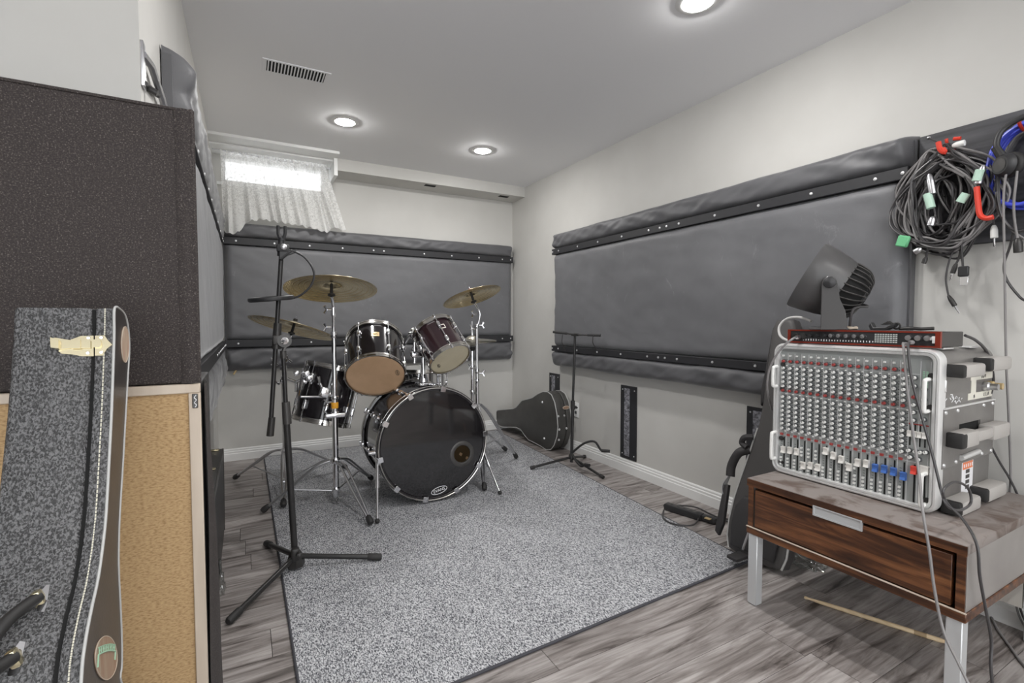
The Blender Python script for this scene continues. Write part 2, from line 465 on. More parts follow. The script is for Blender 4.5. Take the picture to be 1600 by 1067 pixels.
def text_part(name, s, size, mat, parent, origin, ex, ey, depth=.0006, fit=None, shear=0.0):
    """raised lettering: ex / ey are the writing direction and the letters' up"""
    cu = bpy.data.curves.new(name, 'FONT'); cu.body = s; cu.size = size; cu.extrude = depth; cu.align_x = 'CENTER'; cu.align_y = 'CENTER'
    cu.shear = shear; cu.resolution_u = 3
    t = bpy.data.objects.new(name, cu); COL.objects.link(t)
    dg = bpy.context.evaluated_depsgraph_get(); me = bpy.data.meshes.new_from_object(t.evaluated_get(dg))
    bpy.data.objects.remove(t); bpy.data.curves.remove(cu)
    ex = Vector(ex).normalized(); ey = Vector(ey).normalized(); ez = ex.cross(ey)
    k = 1.0
    if fit:
        w = max(v.co.x for v in me.vertices) - min(v.co.x for v in me.vertices); k = fit / w
    for v in me.vertices: v.co = ex * v.co.x * k + ey * v.co.y + ez * v.co.z
    me.materials.clear(); me.materials.append(mat)
    o = bpy.data.objects.new(name, me); COL.objects.link(o); o.parent = parent; o.location = Vector(origin) - ORG[parent.name]
    ORG[o.name] = Vector(origin); return o

# ------------------------------------------------------------------ the room
XR, YB, ZC, XL = 2.195, 3.98, 2.19, -0.186
X0, Y0, YRET = -2.0, -2.6, 1.30
def quads(name, mat, qs):
    b = MB()
    for q in qs: b._add(q, [(0, 1, 2, 3)])
    return struct(b.build(name, mat, None, 0, flip=False))
# floor: a slab with real laminate planks on it, running along X
fb = MB(); fb.bx(X0, XR + .1, Y0, YB + .1, -.06, -.0085)
floor = struct(fb.build('floor', m_sub, None, 0))
PW = .1525
prot = {}
row = 0
y = 1.57 - 11 * PW
rr = random.Random(11)
offs = {1.57: .05, 2.18: -.001, .655: 1.473}
while y < YB - .01:
    off = rr.random() * 1.22
    for k, val in offs.items():
        if abs(y - k) < .03: off = val % 1.22
    x = X0 - 1.22 + (off - (X0 - 1.22)) % 1.22
    y1 = min(y + PW, YB)
    while x < XR:
        a, b_ = max(x, X0), min(x + 1.22, XR)
        if b_ - a > .03:
            key = (round(b_ - a, 3), round(y1 - y, 3))
            c = Vector(((a + b_) / 2, (y + y1) / 2, 0))
            if key not in prot:
                w = MB(); w.bx(a + .0009, b_ - .0009, y + .0008, y1 - .0008, -.0085, 0)
                prot[key] = w.build('plank', m_plank, floor, 0, org=c)
            else: part_copy(prot[key], floor, c)
        x += 1.22
    y += PW
wb = MB(); wb.bx(X0, XR, Y0, 1.57 - 11 * PW, -.0085, 0)
wb.build('rear_planks', m_plank, floor, 0)

# walls (inner faces), back wall has the window opening
WX0, WX1, WZ0, WZ1 = -.128, .552, 1.975, 2.165
T = .16
def wall_box(name, x0, x1, y0, y1, z0=-.06, z1=ZC + .1, mat=None):
    b = MB(); b.bx(x0, x1, y0, y1, z0, z1); return struct(b.build(name, mat or m_wall, None, 0))
wall_box('wall_right', XR, XR + T, Y0 - T, YB + T)
wall_box('wall_rear', 1.3, XR, Y0 - T, Y0)  # unseen; stops short so added daylight fill enters from behind
wall_box('wall_left_far', X0 - T, X0, Y0, YRET)  # unseen; closes the side to keep fill off the left return
lw = MB()          # left wall: return and long side are one L-shaped wall
L = [(X0, YRET), (XL, YRET), (XL, YB + T), (XL - T, YB + T), (XL - T, YRET + T), (X0, YRET + T)]
lw.prism(L, lambda a, b, d: (a, b, d), -.06, ZC + .1)
struct(lw.build('wall_left', m_wall, None, 0))
bw = MB()
g = [[(a, b) for a in (XL, WX0, WX1, XR)] for b in (-.06, WZ0, WZ1, ZC + .1)]
for yy in (YB, YB + T):
    for j in range(3):
        for i in range(3):
            if (i, j) != (1, 1):
                bw._add([(g[j][i][0], yy, g[j][i][1]), (g[j][i + 1][0], yy, g[j][i][1]), (g[j][i + 1][0], yy, g[j + 1][i][1]), (g[j][i][0], yy, g[j + 1][i][1])], [(0, 1, 2, 3)])
for a, b in (((WX0, WZ0), (WX1, WZ0)), ((WX1, WZ0), (WX1, WZ1)), ((WX1, WZ1), (WX0, WZ1)), ((WX0, WZ1), (WX0, WZ0))):
    bw._add([(a[0], YB, a[1]), (b[0], YB, b[1]), (b[0], YB + T, b[1]), (a[0], YB + T, a[1])], [(0, 1, 2, 3)])
o = bw.build('wall_back', m_wall, None, 0)
bm = bmesh.new(); bm.from_mesh(o.data); bmesh.ops.remove_doubles(bm, verts=bm.verts, dist=1e-5); bmesh.ops.recalc_face_normals(bm, faces=bm.faces); bm.to_mesh(o.data); bm.free()
struct(o)
cb = MB(); cb.bx(X0, XR + T, Y0 - T, YB + T, ZC, ZC + .1); struct(cb.build('ceiling', m_ceil, None, 0))
# bulkhead along the back wall, right of the window, with two small vents let into its underside
bk = MB(); bk.bx(.602, XR, 3.752, YB, 2.103, ZC)
bulk = struct(bk.build('trim_1', m_wall, None, 0)); bulk['label'] = 'painted bulkhead under the ceiling'
for u, v in ((672, 290), (787, 307)):
    p = PZ(u, v, 2.103)
    vb = MB(); vb.bx(p.x - .045, p.x + .045, p.y - .022, p.y + .022, 2.1005, 2.1035); v_ = vb.build('bulkhead_vent', m_dark, bulk, 0)
# baseboards: profile with a stepped top
def baseboard(name, p0, p1, nrm):
    p0, p1, nrm = Vector(p0), Vector(p1), Vector(nrm)
    prof = [(0, 0), (.016, 0), (.016, .050), (.013, .054), (.013, .066), (.009, .070), (.009, .080), (.005, .086), (0, .086)]
    b = MB(); ln = (p1 - p0)
    b.prism(prof, lambda a, h, d: p0 + ln * d + nrm * a + Vector((0, 0, h)), 0, 1); return struct(b.build(name, m_white, None, 25))
baseboard('baseboard_right', (XR, Y0, 0), (XR, YB, 0), (-1, 0, 0))
baseboard('baseboard_back', (XL, YB, 0), (XR - .016, YB, 0), (0, -1, 0))
baseboard('baseboard_left', (XL, YRET, 0), (XL, YB - .016, 0), (1, 0, 0))

# window: frame, mullion, pane, white liner boards overhead and at the side
win = struct(MB().bx(WX0, WX1, YB + .055, YB + .06, WZ0 + .001, WZ0 + .022).build('window_1', m_white, None, 0))
def wpart(name, mat, *bxs):
    b = MB()
    for q in bxs: b.bx(*q)
    return b.build(name, mat, win, 0)
for q in ((WX0, WX1, YB + .02, YB + .07, WZ0, WZ0 + .022), (WX0, WX1, YB + .02, YB + .07, WZ1 - .018, WZ1), (WX0, WX0 + .022, YB + .02, YB + .07, WZ0, WZ1),
          (WX1 - .022, WX1, YB + .02, YB + .07, WZ0, WZ1)):
    wpart('frame_bar', m_white, q)
wpart('window_pane', m_glass, (WX0 + .02, WX1 - .02, YB + .042, YB + .046, WZ0 + .02, WZ1 - .016))
wpart('window_liner', m_white, (XL, .60, 3.60, 3.74, 2.172, ZC))
wpart('window_liner', m_white, (XL, .60, 3.745, 3.86, 2.160, ZC))
wpart('window_liner', m_white, (XL, .60, 3.865, YB, 2.150 + .016, ZC))
wpart('window_liner', m_white, (.578, .602, 3.70, YB, 2.05, ZC))
wpart('window_sill', m_white, (WX0 - .03, WX1 + .03, YB - .012, YB + .03, WZ0 - .02, WZ0))

# lace curtain on a thin rod
CY = 3.855
lc = thing('lace_curtain', 'white lace curtain with scalloped hem hanging over the small high window', 'curtain', (.22, CY, 2.165))
rod = MB(); rod.cyl(PY(331, 232, CY), PY(517, 264, CY), .004, n=10); rod.ball(PY(517, 264, CY), .008); rod.build('curtain_rod', m_steel, lc)
cl = MB()
def cur(a, b):
    e = a + .012 * sin(a * 40)
    top = PY(344 + (508 - 344) * e, 236 + (262 - 236) * e, CY)
    pts = [(0, 362), (.06, 368), (.13, 364), (.19, 349), (.3, 344), (.5, 350), (.68, 356), (.78, 361), (.84, 366), (.90, 357), (1, 362)]
    for (a0, v0), (a1, v1) in zip(pts, pts[1:]):
        if a0 <= a <= a1: vb_ = v0 + (v1 - v0) * (a - a0) / (a1 - a0); break
    vb_ += 2.6 * abs(sin(a * pi * 17)) - 1
    bot = PY(349 + (540 - 349) * a, vb_ - 2, CY)
    p = top.lerp(bot, b)
    amp = .013 + .017 * b
    p.y += amp * sin(a * 75 + 1.5 * sin(a * 13)) * (.55 + .45 * sin(a * 29 + 1)) - .012 * b
    p.y += .012 * mn.noise(Vector((a * 14, b * 3, 1)))
    return p
cl.grid(cur, 200, 36)
cl.build('lace_panel', m_lace, lc, 180, org=(.22, CY, 2.165), flip=False)
rf = MB()
rf.grid(lambda a, b: PY(342 + (510 - 342) * a, 231 + (261.5 - 231) * a + (b - .5) * 9 + 1.2 * sin(a * 90), CY) + Vector((0, -.006 - .006 * sin(a * 120), 0)), 160, 3)
rf.build('ruffle', m_lace, lc, 180, org=(.22, CY, 2.165), flip=False)

# ------------------------------------------------------------------ ceiling fixtures
def ceiling_lamp(x, y, label):
    t = thing('recessed_light', label, 'light', (x, y, ZC), 'recessed ceiling lights')
    b = MB(); b.revolve((x, y, ZC - .006), (0, 0, 1), [(.052, .004), (.056, .0005), (.072, .0012), (.080, .006)], 36, False); b.build('trim_ring', m_white, t)
    b = MB(); b.revolve((x, y, ZC - .0035), (0, 0, 1), [(0, -.012), (.022, -.011), (.038, -.0075), (.048, -.002), (.052, .002)], 32, False); b.build('lens', m_lamp, t, 0)
ceiling_lamp(.542, 3.05, 'recessed round ceiling light left of centre, nearest the lace-curtained window')
ceiling_lamp(1.47, 3.095, 'recessed round ceiling light nearest the back right corner of the room')
ceiling_lamp(1.497, 1.287, 'recessed round ceiling light cut by the top edge of the picture')
for x, y, w in ((.542, 1.287, 'above the rug, left of the one cut by the picture edge'), (.542, -.52, 'behind the camera on the left'), (1.497, -.52, 'behind the camera on the right'),
                (.542, -2.1, 'at the rear of the room'), (1.497, -2.1, 'in the rear right corner')):
    ceiling_lamp(x, y, 'added unseen fill light ' + w)  # lamps added out of view to even out the room's light
vt = thing('ceiling_vent', 'white slotted air vent set in the ceiling', 'vent', (.237, 2.56, ZC))
b = MB()
for q in ((.09, .385, 2.497, 2.507), (.09, .385, 2.613, 2.625), (.09, .108, 2.507, 2.613), (.362, .385, 2.507, 2.613)): b.bx(q[0], q[1], q[2], q[3], ZC - .004, ZC)
b.build('vent_frame', m_ceil, vt, 0)
MB().bx(.108, .362, 2.507, 2.613, ZC - .0012, ZC - .0002).build('vent_backing', m_dark, vt, 0)
sl = None
for i in range(18):
    x = .108 + .254 * (i + .5) / 18
    if sl is None: sl = MB().box((x, 2.56, ZC - .003), (.0055, .106, .004)).build('vent_slat', m_ceil, vt, 0, org=(x, 2.56, ZC - .003))
    else: part_copy(sl, vt, (x, 2.56, ZC - .003))

# ------------------------------------------------------------------ padded wall panels
def pad(name, mat, root, O, ex, ey, en, L_, H, T_, nl, nh, seed, wr, kind, edge=.05):
    O, ex, ey, en = Vector(O), Vector(ex), Vector(ey), Vector(en)
    def fn(i, j):
        a = (1 - cos(pi * i)) / 2 * .25 + i * .75; b = (1 - cos(pi * j)) / 2
        if i in (0, 1): a = i
        da = min(a, 1 - a) * L_; db = min(b, 1 - b) * H
        ea = min(1, da / edge); ea = sqrt(max(0, 1 - (1 - ea) ** 2))
        if kind == 'roll': eb = (1 - abs(2 * b - 1) ** 4.5) ** .5
        else: e = min(1, db / .045); eb = sqrt(max(0, 1 - (1 - e) ** 2)) * .5 + .5 * min(1, db / .004)
        t = T_ * ea * eb
        w = mn.noise(Vector((a * L_ * 5 + b * 3 * H, b * H * 9, seed))) * .6 + mn.noise(Vector((a * L_ * 13 + b * H * 22, b * H * 14 - a * 9, seed + 5))) * .4
        if kind == 'roll': w = mn.noise(Vector((a * L_ * 7 + b * H * 17, b * H * 5, seed))) * .65 + mn.noise(Vector((a * L_ * 16 - b * H * 26, b * H * 9, seed + 2))) * .4
        fade = max(0, 1 - da / .22) ** 2
        w *= wr * (1 + 2.2 * fade)
        sag = wr * .5 * min(1, da / .15) * mn.noise(Vector((a * L_ * 3, seed, 2))) * (1 if kind == 'roll' else .4)
        return O + ex * a * L_ + ey * (b * H + sag * (2 * b - 1)) + en * max(0.0005, t + w * min(1, ea * eb * 1.2))
    m = MB(); m.grid(fn, nl, nh); return m.build(name, mat, root, 180)
def wall_panel(nm, label, O, ex, en, L_, z, T_, screws_top, screws_bot, stripmat=None, side=None):
    """z = (roll bottom, strip bottom, main bottom.., roll top)"""
    O, ex, en = Vector(O), Vector(ex), Vector(en); ez = Vector((0, 0, 1))
    t = thing(nm, label, 'acoustic panel', O + ex * (L_ / 2) + ez * z[0], 'padded vinyl wall panels')
    b = MB(); b.prism([(0, z[0] + .02), (L_, z[0] + .02), (L_, z[5] - .02), (0, z[5] - .02)], lambda a, h, d: O + ex * a + ez * h + en * d, 0, T_ * .42); b.build('backing_board', m_vroll, t, 0)
    pad('centre_pad', m_vinyl, t, O + ez * z[2], ex, ez, en, L_, z[3] - z[2], T_, 150, 44, 3.1 + L_, .0055, 'flat')
    pad('top_roll', m_vroll, t, O + ez * z[4], ex, ez, en, L_, z[5] - z[4], T_ + .012, 190, 26, 7.7 + L_, .0130, 'roll', .03)
    pad('bottom_roll', m_vroll, t, O + ez * z[0], ex, ez, en, L_, z[1] - z[0], T_ + .010, 190, 26, 1.3 + L_, .0145, 'roll', .03)
    sm = stripmat or m_strip
    for k, (a, b_, ss) in enumerate(((z[3], z[4], screws_top), (z[1], z[2], screws_bot))):
        s_ = MB(); s_.prism([(0, a - .004), (L_, a - .004), (L_, b_ + .004), (0, b_ + .004)], lambda p, h, d: O + ex * p + ez * h + en * d, T_ * .45, T_ * .86 + .012, .002, 1)
        st = s_.build('fixing_strip', sm, t, 30); proto = None
        for q in ss:
            c = O + ex * q + ez * ((a + b_) / 2) + en * (T_ * .86 + .012)
            if proto is None:
                sc_ = MB(); sc_.revolve(c, en, [(.0068, 0), (.006, .003), (0, .0042)], 10, False); proto = sc_.build('screw', m_screw, st, 60, org=c)
            else: part_copy(proto, st, c)
    return t
yr = lambda u: PX(u, 450, XR - .09).y
R1 = [55, 75, 145, 220, 308, 407, 448, 473, 518, 650, 810, 1003, 1237, 1337]
ry = [3.187 - yr(840 + u / 2.372) for u in R1]
ry[0] = .012
wall_panel('acoustic_panel', 'long grey vinyl wall pad on the right wall behind the fan and mixer', (XR - .003, 3.187, 0), (0, -1, 0), (-1, 0, 0), 2.325,
           (.648, .772, .806, 1.522, 1.558, 1.682), .082, ry, ry)
bx = [PY(u, 385, YB - .075).x + .133 for u in (344.5, 368, 428, 483, 534.5, 583, 599, 662, 705, 747.5, 784, 797)]
wall_panel('acoustic_panel', 'grey vinyl wall pad on the back wall behind the drum kit', (-.130, YB - .003, 0), (1, 0, 0), (0, -1, 0), 2.290,
           (.645, .822, .865, 1.540, 1.582, 1.695), .075, bx, bx)
wall_panel('acoustic_panel', 'grey vinyl wall pad on the left wall seen edge-on above the speaker cabinet', (XL + .003, 1.60, 0), (0, 1, 0), (1, 0, 0), 2.225,
           (.60, .815, .862, 1.535, 1.545, 1.735), .056, [.25, .52, .75, .95, 1.2, 1.5, 1.8, 2.1, 2.21], [1.1, 1.25, 1.4, 1.52, 1.65, 1.8, 2.0, 2.15, 2.21])

# velcro strips on the right wall
vl = ['right wall above the guitar case in the corner', 'middle of the right wall beside the guitar stand', 'right wall behind the grey gig bag']
for (y0, y1), z0, lb in zip(((3.339, 3.191), (2.468, 2.317), (1.539, 1.392)), (.10, .092, .092), vl):
    t = thing('velcro_strip', 'black hook-tape strip on the ' + lb, 'strip', (XR, (y0 + y1) / 2, z0), 'hook-tape strips under the right wall pad')
    MB().bx(XR - .006, XR, y1, y0, z0, .577, .001, 1).build('backing', m_strip, t)
    b = MB(); yc = (y0 + y1) / 2 + .012
    b.grid(lambda i, j: (XR - .0075 - .003 * abs(mn.noise(Vector((i * 4, j * 40, y0)))) * (1 if 0 < i < 1 else 0), yc - .026 + .052 * i, z0 + .02 + (.54 - z0) * j), 6, 60)
    b.build('hook_tape', m_velcro, t, 180)
    for yy in (y0 - .02, y1 + .02):
        for zz in (z0 + .03, .55):
            MB().revolve((XR - .006, yy, zz), (-1, 0, 0), [(.005, 0), (.004, .002), (0, .003)], 8, False).build('screw', m_screw, t)

# small things on the walls
p = PX(900.5, 640, XR)
t = thing('wall_socket', 'small white wall socket plate behind the guitar stand', 'socket', (XR, p.y, .33))
MB().bx(XR - .006, XR, p.y - .035, p.y + .035, p.z - .057, p.z + .057, .003).build('plate', m_white, t)
for dz in (-.02, .02): MB().bx(XR - .0075, XR - .005, p.y - .012, p.y + .012, p.z + dz - .011, p.z + dz + .011).build('outlet', m_knobg, t, 0)
p = PY(366, 580, YB)
t = thing('wall_peg', 'small brass peg below the left end of the back wall pad', 'peg', (p.x, YB, p.z))
b = MB(); b.cyl(PY(371, 571, YB), PY(371, 571, YB - .03), .006); b.ball(PY(375, 569, YB - .03), .010); b.build('clip', m_chrome, t)
MB().cyl(PY(373, 572, YB - .035), PY(365, 585, YB - .05), .0065, n=12).build('pin', m_gold, t)

# metal corner bracket that carries the left pad
t = thing('wall_bracket', 'small grey metal arm bracket at the upper left wall corner above the speaker cabinet', 'bracket', (XL, 1.36, 1.55))
MB().bx(XL, XL + .006, 1.305, 1.335, 1.505, 1.60, .001).build('plate', m_steel, t)
MB().tube([(XL + .003, 1.318, 1.575), (XL + .012, 1.36, 1.572), (XL + .014, 1.50, 1.555), (XL + .012, 1.60, 1.55)], .008, 8).build('arm', m_steel, t)
MB().tube([(XL + .003, 1.32, 1.515), (XL + .010, 1.46, 1.548)], .007, 8).build('brace', m_metblk, t)
b = MB(); b.cyl((XL + .006, 1.345, 1.515), (XL + .024, 1.345, 1.508), .007); b.build('bolt', m_metblk, t)

# ------------------------------------------------------------------ rug
t = thing('rug', 'large grey heather carpet rug under the drum kit', 'rug', (1.06, 2.55, 0))
RG = [(.108, 1.195), (1.815, 1.25), (1.985, 3.90), (.098, 3.95)]
b = MB(); b.prism(RG, lambda a, c, d: (a, c, d), .0005, .008, .003, 2); b.build('carpet', m_rug, t, 60)
b = MB()
for i in range(4):
    a, c = Vector((*RG[i], .0045)), Vector((*RG[(i + 1) % 4], .0045)); n = 40
    b.tube([a.lerp(c, k / n) + Vector((.002 * mn.noise(Vector((k, i, 0))), .002 * mn.noise(Vector((k, i, 7))), 0)) for k in range(n + 1)], .0046, 6)
b.build('binding', m_bind, t)
RUG = .008

# ------------------------------------------------------------------ drums
def drum_axes(A, toward):
    z = Vector(A).normalized(); x = Vector(toward); x = (x - z * x.dot(z)).normalized(); return x, z.cross(x), z
def drum(name, label, o, A, toward, R, L_, shell, hoopm, nl, headb, headt, group=None, hoop_w=.016, rod_ang0=0.0, lugs=True):
    """o = centre of the lower (front) head; A = towards the other head; angle 0 faces 'toward'"""
    o = Vector(o); x, y, z = drum_axes(A, toward)
    t = thing(name, label, 'drum', o, group)
    b = MB(); b.revolve(o, z, [(R, .012), (R + .0005, .02), (R, .03), (R, L_ - .012)], 64, False, x); b.build('shell', shell, t, 50)
    for nm, h, hm, sgn in (('lower_head', 0, headb, -1), ('upper_head', L_, headt, 1)):
        b = MB(); b.revolve(o + z * (h - sgn * .004), z * sgn, [(R + .003, -.008), (R + .003, .001), (R - .002, .0045), (R - .012, .003), (0, .0032)], 64, False, x); b.build(nm, hm, t, 60)
        b = MB()
        b.revolve(o + z * (h - sgn * .012), z * sgn, [(R + .004, -.010), (R + .012, -.010), (R + .0125, -.004), (R + .009, -.002), (R + .009, .011), (R + .012, .0125), (R + .012, .017), (R + .0085, .018), (R + .0045, .016), (R + .004, -.010)], 64, False, x)
        b.build('hoop', hoopm, t, 45)
    def at(ang, r, h): return o + (x * cos(ang) + y * sin(ang)) * r + z * h
    for k in range(nl):
        a = rod_ang0 + 2 * pi * k / nl
        b = MB(); b.cyl(at(a, R + .011, .0), at(a, R + .011, L_), .0032, n=8); rod = b.build('tension_rod', m_chrome, t)
        for h in (.0, L_): MB().cyl(at(a, R + .011, h - .008), at(a, R + .011, h + .008), .0065, n=8).build('rod_nut', m_chrome, rod)
        if lugs:
            Rm = Matrix((x * cos(a) + y * sin(a), -x * sin(a) + y * cos(a), z)).transposed()
            for h in (L_ * .27, L_ * .73):
                b = MB(); b.box(at(a, R + .007, h), (.020, .020, L_ * .17), Rm, .007, 3); b.build('lug', m_chrome, t)
    return t, (x, y, z), at

# bass drum: axis runs along +Y (front head faces -Y); local x = +X, y = +Z
BR, BL = .298, .41
bo = Vector((.893, 2.49, 0.330))
bd = thing('bass_drum', 'large black bass drum with ported glossy front head standing on the rug', 'drum', (bo.x, bo.y + .2, 0))
def bat(a, r, h): return bo + Vector((cos(a) * r, h, sin(a) * r))
b = MB(); b.revolve(bo, (0, 1, 0), [(BR, .02), (BR, BL - .02)], 80, False); b.build('shell', m_blackgl, bd)
for h, s_ in ((0, 1), (BL, -1)):
    b = MB(); b.revolve(bo + Vector((0, h, 0)), (0, s_, 0), [(BR + .002, .004), (BR + .014, .002), (BR + .0165, .006), (BR + .0165, .036), (BR + .004, .038), (BR + .002, .004)], 80, False); hp = b.build('hoop', m_blackgl, bd, 40)
    b = MB(); b.ring(bo + Vector((0, h + s_ * .003, 0)), (0, 1, 0), BR + .009, .0042, 80, 8); b.build('hoop_edge', m_hoop, hp)
    b = MB(); b.ring(bo + Vector((0, h + s_ * .036, 0)), (0, 1, 0), BR + .0155, .003, 80, 8); b.build('hoop_edge', m_hoop, hp)
    b = MB(); b.ring(bo + Vector((0, h + s_ * .008, 0)), (0, 1, 0), BR - .001, .004, 80, 8); b.build('head_collar', m_blackgl if h == 0 else m_hoop, bd)
# front head with a port hole
pc = PY(722, 709, bo.y + .010); pv = Vector((pc.x - bo.x, pc.z - bo.z)); PRo, PRi = .073, .050
b = MB(); N = 96
def fh(i, j):
    a = 2 * pi * i; d = Vector((cos(a), sin(a)))
    # from the port centre outwards to the rim
    B = pv.dot(d); C = pv.dot(pv) - BR * BR; tmax = -B + sqrt(B * B - C)
    rr_ = PRi + (tmax - PRi) * j; q = pv + d * rr_; e = q.length / BR
    return bo + Vector((q.x, .009 + .002 * e ** 6, q.y))
b.grid(fh, N, 10, True); b.build('front_head', m_headblk, bd, 180)
b = MB(); b.revolve(bo + Vector((pv.x, .0085, pv.y)), (0, -1, 0), [(PRi - .002, -.004), (PRi, .002), (PRi + .004, .003), (PRo - .004, .003), (PRo, .0005)], 48, False); b.build('port_ring', m_greymetal, bd)
b = MB(); b.revolve(bo + Vector((0, BL - .010, 0)), (0, 1, 0), [(BR, 0), (0, .0)], 64, False); b.build('batter_head', m_headtrl, bd, 0)
lc_ = PY(686.5, 766, bo.y + .006)
lg = Vector((lc_.x, bo.y + .0075, lc_.z))
ang = radians(12)
def oval(b, c, ex, ey, ra, rb, r, n=40): b.tube([Vector(c) + Vector(ex) * ra * cos(2 * pi * i / n) + Vector(ey) * rb * sin(2 * pi * i / n) for i in range(n)], r, 6, True)
ex = Vector((cos(ang), 0, sin(ang))); ey = Vector((-sin(ang), 0, cos(ang)))
b = MB(); oval(b, lg, ex, ey, .046, .0185, .0016); lo_ = b.build('logo_oval', m_whiteink, bd)
text_part('logo_letters', 'EVANS', .022, m_whiteink, bd, lg, ex, ey, .0006, .066)
# claws, tension rods and lugs
for k in range(10):
    a = radians(-90 - 11 + 35.2 * k) if k < 5 else radians(-90 - 11 - 36 * (k - 4) + 2)
    for h, s_ in ((0, 1), (BL, -1)):
        b = MB(); Rm = Matrix((Vector((cos(a), 0, sin(a))), Vector((0, 1, 0)), Vector((-sin(a), 0, cos(a))))).transposed()
        b.box(bat(a, BR + .013, h + s_ * .020), (.016, .050, .026), Rm, .005, 2)
        b.box(bat(a, BR + .004, h - s_ * .003), (.030, .006, .030), Rm, .002, 1)
        b.build('claw', m_chrome, bd)
        b = MB(); b.cyl(bat(a, BR + .019, h + s_ * .03), bat(a, BR + .019, h + s_ * .15), .0035, n=8)
        rd = b.build('tension_rod', m_chrome, bd)
        if s_ < 0:
            b = MB(); b.box(bat(a, BR + .020, h + .012), (.008, .020, .034), Rm, .003, 2); b.build('wing_key', m_chrome, rd)
        b = MB(); b.box(bat(a, BR + .010, h + s_ * .155), (.024, .05, .024), Rm, .008, 3); b.build('lug', m_chrome, bd)
# spurs
for s_, foot, top in ((-1, PZ(589.5, 818, RUG), PY(591, 716, 2.46)), (1, PZ(781, 773, RUG), None)):
    if top is None: top = Vector((bo.x + BR + .012, bo.y + .10, .30))
    else: top = Vector((bo.x - BR - .006, bo.y + .04, top.z))
    sp = MB(); mid = top.lerp(foot, .45)
    sp.cyl(top, mid, .0095, n=14); sp.cyl(mid, foot + Vector((0, 0, .012)), .0068, n=12); spo = sp.build('spur', m_chrome, bd)
    MB().cyl(top.lerp(foot, .40), top.lerp(foot, .50), .0115, n=14).build('spur_collar', m_chrome, spo)
    MB().ball(foot + Vector((0, 0, .0135)), .0125, sc=(1, 1, .95)).build('rubber_foot', m_rubber, spo)
    b = MB(); b.box(top + Vector((-s_ * .004, .01, .02)), (.034, .05, .055), None, .010, 3); b.cyl(top + Vector((s_ * .01, 0, .012)), top + Vector((s_ * .045, 0, .012)), .010, n=12); b.build('spur_bracket', m_chrome, bd)
    b = MB(); b.box(top + Vector((-s_ * .012, .055, -.004)), (.03, .03, .05), None, .010, 3); b.build('spur_wing_nut', m_rubber, spo)

# tom mount on top of the bass drum
mc = Vector((bo.x + .005, bo.y + .21, bo.z + BR))
tm = MB(); tm.box(mc + Vector((0, 0, .010)), (.075, .095, .024), None, .008, 3); tm.revolve(mc, (0, 0, 1), [(.030, .015), (.024, .05), (.019, .066)], 20)
mount = tm.build('tom_mount', m_chrome, bd)
topz = PY(668, 553, mc.y).z
MB().cyl(mc + Vector((0, 0, .05)), (mc.x, mc.y, topz + .02), .0125, n=16).build('post', m_chrome, mount)
b = MB(); b.box((mc.x, mc.y, topz), (.150, .040, .038), None, .010, 3); b.build('clamp_block', m_chrome, mount)
holders = []
for s_, ut in ((-1, 520), (1, 525)):
    px_ = mc.x + s_ * .052; zt = PY(650, ut, mc.y).z
    b = MB(); b.cyl((px_, mc.y, topz - .035), (px_, mc.y, zt), .0095, n=14); b.cyl((px_, mc.y, topz + .02), (px_, mc.y, topz + .045), .015, n=14); b.cyl((px_, mc.y, topz - .05), (px_, mc.y, topz - .02), .008, n=10)
    b.build('arm_post', m_chrome, mount)
    b = MB(); b.revolve((px_, mc.y, zt - .035), (0, 0, 1), [(.016, 0), (.024, .008), (.024, .05), (.016, .062), (0, .066)], 20); b.build('ratchet_joint', m_chrome, mount)
    holders.append(Vector((px_, mc.y, zt)))
b = MB(); k_ = PY(643, 520, mc.y - .03); b.cyl(holders[0] + Vector((-.012, -.02, .02)), k_ + Vector((0, 0, -.012)), .005); b.ball(k_, .021, sc=(1, 1, .42)); b.build('wing_knob', m_chrome, mount)

# rack toms
c1 = ray(587, 587.5)
o1 = EYE + c1 * 2.70
A1 = frame_dir(sin(radians(47)) * -.03, sin(radians(47)), cos(radians(47)), 587, 587)
tom1, ax1, at1 = drum('tom_drum', 'left rack tom, black shell with amber bottom head, the bigger tom above the bass drum', o1, A1, -c1, .155, .285, m_blackgl, m_hoop, 6, m_headtan, m_headwht, rod_ang0=radians(-32), group='rack toms above the bass drum')
x1, y1, z1 = ax1
def sticker_on(t, ax, at, R, h, ang, w, hh, mat, inner, txt=None):
    x, y, z = ax; b = MB()
    n_ = 6
    for i in range(n_):
        a0 = ang + (i / n_ - .5) * w / R; a1 = ang + ((i + 1) / n_ - .5) * w / R
        b._add([at(a0, R + .0012, h - hh / 2), at(a1, R + .0012, h - hh / 2), at(a1, R + .0012, h + hh / 2), at(a0, R + .0012, h + hh / 2)], [(0, 1, 2, 3)])
    bo_ = b.build('badge', mat, t, 60)
    c = b2 = MB()
    if txt:
        for i, (da, dh, ww) in enumerate(((-.008, .004, .010), (.004, .004, .012), (-.004, -.004, .016), (.010, -.004, .005))):
            a = ang + da / R; b2.box(at(a, R + .002, h + dh), (.001, ww, .0022), Matrix((x * cos(a) + y * sin(a), -x * sin(a) + y * cos(a), z)).transposed())
    else:
        a = ang; b2.box(at(a, R + .0015, h), (.0012, w * .72, hh * .6), Matrix((x * cos(a) + y * sin(a), -x * sin(a) + y * cos(a), z)).transposed())
    b2.build('badge_print', inner, bo_, 0)
sticker_on(tom1, ax1, at1, .155, .178, radians(2), .042, .034, m_gold, m_ink, True)
